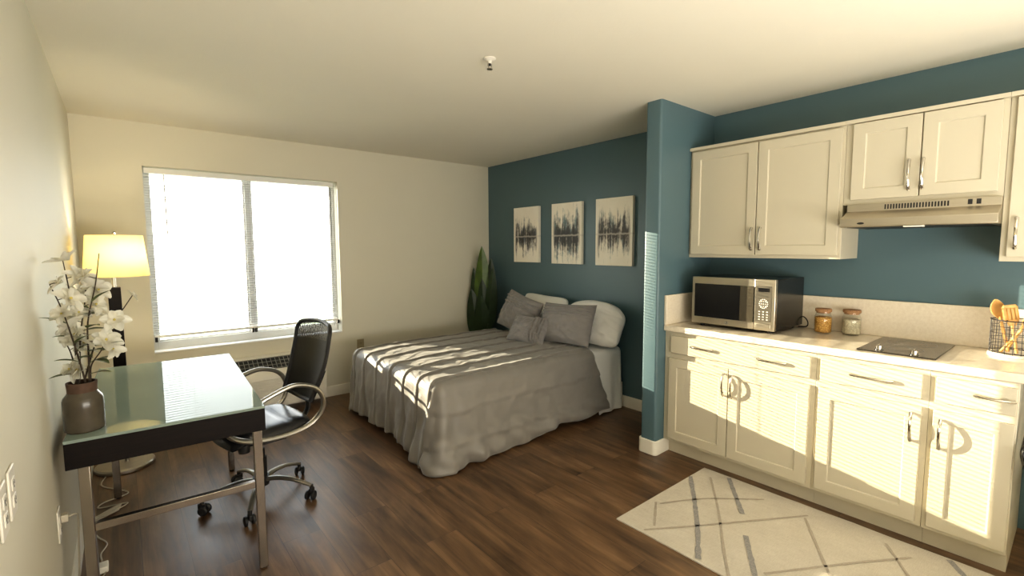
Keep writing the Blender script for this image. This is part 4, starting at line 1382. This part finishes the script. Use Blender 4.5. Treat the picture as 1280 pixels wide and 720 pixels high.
def utensil(name, label, p0, p1, head, hl, hw, face):
    p0, p1 = Vector(p0), Vector(p1)
    d = (p1 - p0).normalized()
    f = Vector(face); f = (f - d * f.dot(d)).normalized()
    sd = d.cross(f)
    b = B()
    hb = p1 - d * hl
    b.tube([p0, p0.lerp(hb, 0.5), hb, hb + d * 0.01], [0.006, 0.0065, 0.006, 0.007], 8)
    if head == 'spoon':
        def fn(u, v):
            s = (v - 0.5) * 2
            w = hw * math.sin(PI * (0.06 + 0.92 * u)) ** 0.75
            return hb + d * hl * u + sd * s * w / 2 + f * (-0.012 * (1 - s * s) * math.sin(PI * u))
        b.grid(14, 10, fn)
        b.grid(14, 10, lambda u, v: fn(u, v) + f * (-0.004), flip=True)
    else:
        n = 4
        def shell(u, v, t_):
            s = (v - 0.5) * 2
            w = hw * (0.45 + 0.55 * smooth(0, 0.35, u)) * (1 - 0.25 * smooth(0.85, 1, u) * s * s)
            return hb + d * hl * u + sd * s * w / 2 + f * t_
        for q in range(n):
            v0, v1 = q / n + 0.02, (q + 1) / n - 0.02
            for t_ in (0.003, -0.003):
                b.grid(8, 2, lambda u, v: shell(0.25 + 0.6 * u, v0 + (v1 - v0) * v, t_), flip=t_ < 0)
        for t_ in (0.0031, -0.0031):
            b.grid(6, 6, lambda u, v: shell(0.27 * u, v, t_), flip=t_ < 0)
            b.grid(3, 6, lambda u, v: shell(0.84 + 0.16 * u, v, t_), flip=t_ < 0)
    o = obj(name, b, MW['wood_tool'], None, angle=60)
    md = o.modifiers.new('thick', 'SOLIDIFY'); md.thickness = 0.0015
    return tag(o, label, 'kitchen utensil', 'wooden utensils in the wire basket')
bz = CZ + 0.018
utensil('wooden_spoon', 'wooden spoon with a rounded bowl, leaning nearest the backsplash side of the basket', (kx + 0.0, ky + 0.02, bz), (kx - 0.015, ky + 0.076, CZ + 0.272), 'spoon', 0.095, 0.058, (-1, -0.6, 0))
utensil('slotted_spatula', 'slotted wooden turner standing in the middle of the wire basket', (kx - 0.03, ky - 0.01, bz), (kx - 0.035, ky + 0.028, CZ + 0.25), 'turner', 0.10, 0.062, (-1, -0.7, 0))
utensil('wooden_spoon', 'wooden spoon leaning away from the cooktop, at the edge of view', (kx + 0.0, ky + 0.03, bz), (kx - 0.02, ky - 0.072, CZ + 0.268), 'spoon', 0.085, 0.055, (-1, -0.5, 0))
utensil('wooden_paddle', 'long wooden spoon slanting across the front of the wire basket', (kx - 0.02, ky + 0.045, bz), (kx - 0.045, ky - 0.066, CZ + 0.215), 'spoon', 0.08, 0.048, (-1, -0.6, 0.1))

# ------------------------------------------------------------------ rug
def m_rug(name, c1, c2, c3, k3):
    t = NT(name)
    v = t.coord()
    w = t.noise(t.coord(scale=(30, 260, 1)), 1.0, 3, 0.7)
    w2 = t.noise(t.coord(scale=(260, 12, 1)), 1.0, 3, 0.7)
    p = t.noise(v, 5, 5, 0.65)
    c = t.mix(p, c1, c2)
    c = t.mix(t.math('MULTIPLY', t.math('MULTIPLY', w, w2), k3), c, c3)
    return t.done(t.bsdf(c, 0.95, 0, t.bump(w, 0.5, 0.003)))
M_RUG = [m_rug('rug_ivory', (0.56, 0.52, 0.45, 1), (0.74, 0.70, 0.62, 1), (0.22, 0.18, 0.14, 1), 0.9),
         m_rug('rug_brown_line', (0.22, 0.185, 0.155, 1), (0.38, 0.335, 0.285, 1), (0.60, 0.55, 0.47, 1), 1.4),
         m_rug('rug_slate_line', (0.06, 0.07, 0.10, 1), (0.16, 0.17, 0.20, 1), (0.6, 0.56, 0.5, 1), 1.5)]
RX0, RX1, RY0, RY1 = 1.965, 2.876, -0.75, 1.515
b = B()
def rugf(u, v):
    x = RX0 + (RX1 - RX0) * u
    y = RY0 + (RY1 - RY0) * v
    z = 0.007 + 0.0008 * noise.noise(Vector((x * 6, y * 6, 0)))
    ex = 0.006 * noise.noise(Vector((y * 5, 1, u > .5))) if u in (0.0, 1.0) else 0
    return (x + ex, y, z)
g = b.grid(30, 76, rugf)
edge = [g[i][0] for i in range(31)] + [g[30][j] for j in range(1, 77)] + [g[i][76] for i in range(29, -1, -1)] + [g[0][j] for j in range(75, 0, -1)]
low = [b.bm.verts.new((v.co.x, v.co.y, 0.0008)) for v in edge]
for i in range(len(edge)):
    j = (i + 1) % len(edge)
    b.face([edge[i], edge[j], low[j], low[i]])
def line(pts, w, mi):
    P = catmull([(p[0], p[1], 0) for p in pts], 14)
    L, Rr = [], []
    for i, p in enumerate(P):
        d = (P[min(i + 1, len(P) - 1)] - P[max(i - 1, 0)]).normalized()
        sd = Vector((-d.y, d.x, 0))
        ww = w * (1 + 0.45 * noise.noise(Vector((p.x * 30, p.y * 30, mi))))
        for arr, s in ((L, 1), (Rr, -1)):
            q = p + sd * s * ww / 2
            q.x = min(max(q.x, RX0 + 0.004), RX1 - 0.006); q.y = min(q.y, RY1 - 0.003)
            arr.append(b.bm.verts.new((q.x, q.y, 0.0092)))
    for i in range(len(P) - 1):
        b.face([L[i], L[i + 1], Rr[i + 1], Rr[i]], mi)
slate = [[(2.697, 1.512), (2.454, 1.347), (2.201, 1.186), (1.985, 1.062)], [(2.855, 1.343), (2.516, 1.103)], [(2.334, 1.004), (2.086, 0.853), (1.975, 0.79)]]
brown = [[(2.777, 1.422), (2.44, 1.198), (2.129, 1.012), (1.97, 0.91)], [(1.986, 1.358), (2.26, 1.183), (2.769, 0.871)], [(2.758, 1.092), (2.505, 1.316), (2.267, 1.449)],
         [(2.731, 0.873), (2.347, 0.649), (1.99, 0.44)], [(2.113, 0.824), (2.477, 0.609), (2.75, 0.433)], [(2.789, 0.54), (2.585, 0.416), (2.1, 0.13)], [(2.264, 1.473), (2.056, 1.344)], [(1.99, 0.62), (2.4, 0.36), (2.86, 0.06)], [(2.86, 0.12), (2.4, -0.18), (2.0, -0.42)]]
slate += [[(2.86, 0.32), (2.62, 0.16)], [(2.3, 0.2), (2.02, 0.02)], [(2.7, -0.1), (2.3, -0.38)]]
for q in slate:
    line(q, 0.024, 2)
for q in brown:
    line(q, 0.013, 1)
tag(obj('rug', b, M_RUG, None, recalc=True), 'ivory runner rug with distressed diagonal lines along the kitchen cabinets', 'rug')

# ------------------------------------------------------------------ light
w = bpy.data.worlds.new('sky')
scene.world = w
w.use_nodes = True
nt = w.node_tree
nt.nodes.clear()
out = nt.nodes.new('ShaderNodeOutputWorld')
bg = nt.nodes.new('ShaderNodeBackground')
tcw = nt.nodes.new('ShaderNodeTexCoord')
sep = nt.nodes.new('ShaderNodeSeparateXYZ')
rmp = nt.nodes.new('ShaderNodeValToRGB')
nt.links.new(tcw.outputs['Generated'], sep.inputs[0])
nt.links.new(sep.outputs[2], rmp.inputs[0])
rmp.color_ramp.elements[0].position = 0.0
rmp.color_ramp.elements[0].color = (1.0, 0.97, 0.90, 1)
rmp.color_ramp.elements[1].position = 0.6
rmp.color_ramp.elements[1].color = (0.78, 0.88, 1.0, 1)
nt.links.new(rmp.outputs[0], bg.inputs[0])
bg.inputs[1].default_value = 5.5
nt.links.new(bg.outputs[0], out.inputs[0])

sun = bpy.data.lights.new('sun', 'SUN')
sun.energy = 12.0
sun.color = (1.0, 0.86, 0.62)
sun.angle = math.radians(0.12)
so = bpy.data.objects.new('sun', sun)
COL.objects.link(so)
sd_ = Vector((0.421, -1.0, -0.171)).normalized()
so.rotation_euler = sd_.to_track_quat('-Z', 'Y').to_euler()
so.location = (0, 8, 4)

pt = bpy.data.lights.new('window_portal', 'AREA')
pt.shape = 'RECTANGLE'
pt.size, pt.size_y = WX1 - WX0, WZ1 - WZ0
pt.cycles.is_portal = True
po = bpy.data.objects.new('window_portal', pt)
COL.objects.link(po)
po.location = ((WX0 + WX1) / 2, YB + 0.2, (WZ0 + WZ1) / 2)
po.rotation_euler = Vector((0, -1, 0)).to_track_quat('-Z', 'Z').to_euler()

bu = bpy.data.lights.new('lamp_bulb_light', 'POINT')
bu.energy = 4.5
bu.color = (1.0, 0.86, 0.60)
bu.shadow_soft_size = 0.03
bo = bpy.data.objects.new('lamp_bulb_light', bu)
COL.objects.link(bo)
bo.location = (LX + 0.05, LY - 0.04, 1.42)

fl_ = bpy.data.lights.new('rear_fill_light', 'AREA')  # added fill behind the camera, brightens the ceiling and near side of the room
fl_.shape = 'RECTANGLE'
fl_.size, fl_.size_y = 2.6, 1.2
fl_.energy = 85.0
fl_.color = (1.0, 0.95, 0.86)
fo = bpy.data.objects.new('rear_fill_light', fl_)
COL.objects.link(fo)
fo.location = (1.2, -1.2, 0.85)
fo.rotation_euler = Vector((0.0, 0.55, 1)).to_track_quat('-Z', 'Y').to_euler()

# ------------------------------------------------------------------ camera
f_px, yaw, pitch, roll, zc = 593.07, 0.6894, -0.0847, -0.0048, 1.4485
F = Vector((math.sin(yaw) * math.cos(pitch), math.cos(yaw) * math.cos(pitch), math.sin(pitch)))
Rv = Vector((math.cos(yaw), -math.sin(yaw), 0))
U = Rv.cross(F)
R2 = Rv * math.cos(roll) + U * math.sin(roll)
U2 = U * math.cos(roll) - Rv * math.sin(roll)
cam = bpy.data.cameras.new('camera')
cam.sensor_width = 36
cam.lens = f_px * 36 / 1280
cam.clip_start = 0.02
co = bpy.data.objects.new('camera', cam)
COL.objects.link(co)
M = Matrix((R2, U2, -F)).transposed().to_4x4()
M.translation = (0, 0, zc)
co.matrix_world = M
scene.camera = co

scene.view_settings.view_transform = 'Standard'
scene.view_settings.look = 'Medium High Contrast'
scene.view_settings.exposure = 0.38
scene.cycles.max_bounces = 14
scene.cycles.diffuse_bounces = 7
scene.cycles.transparent_max_bounces = 16
scene.cycles.sample_clamp_indirect = 8.0
scene.cycles.use_denoising = True
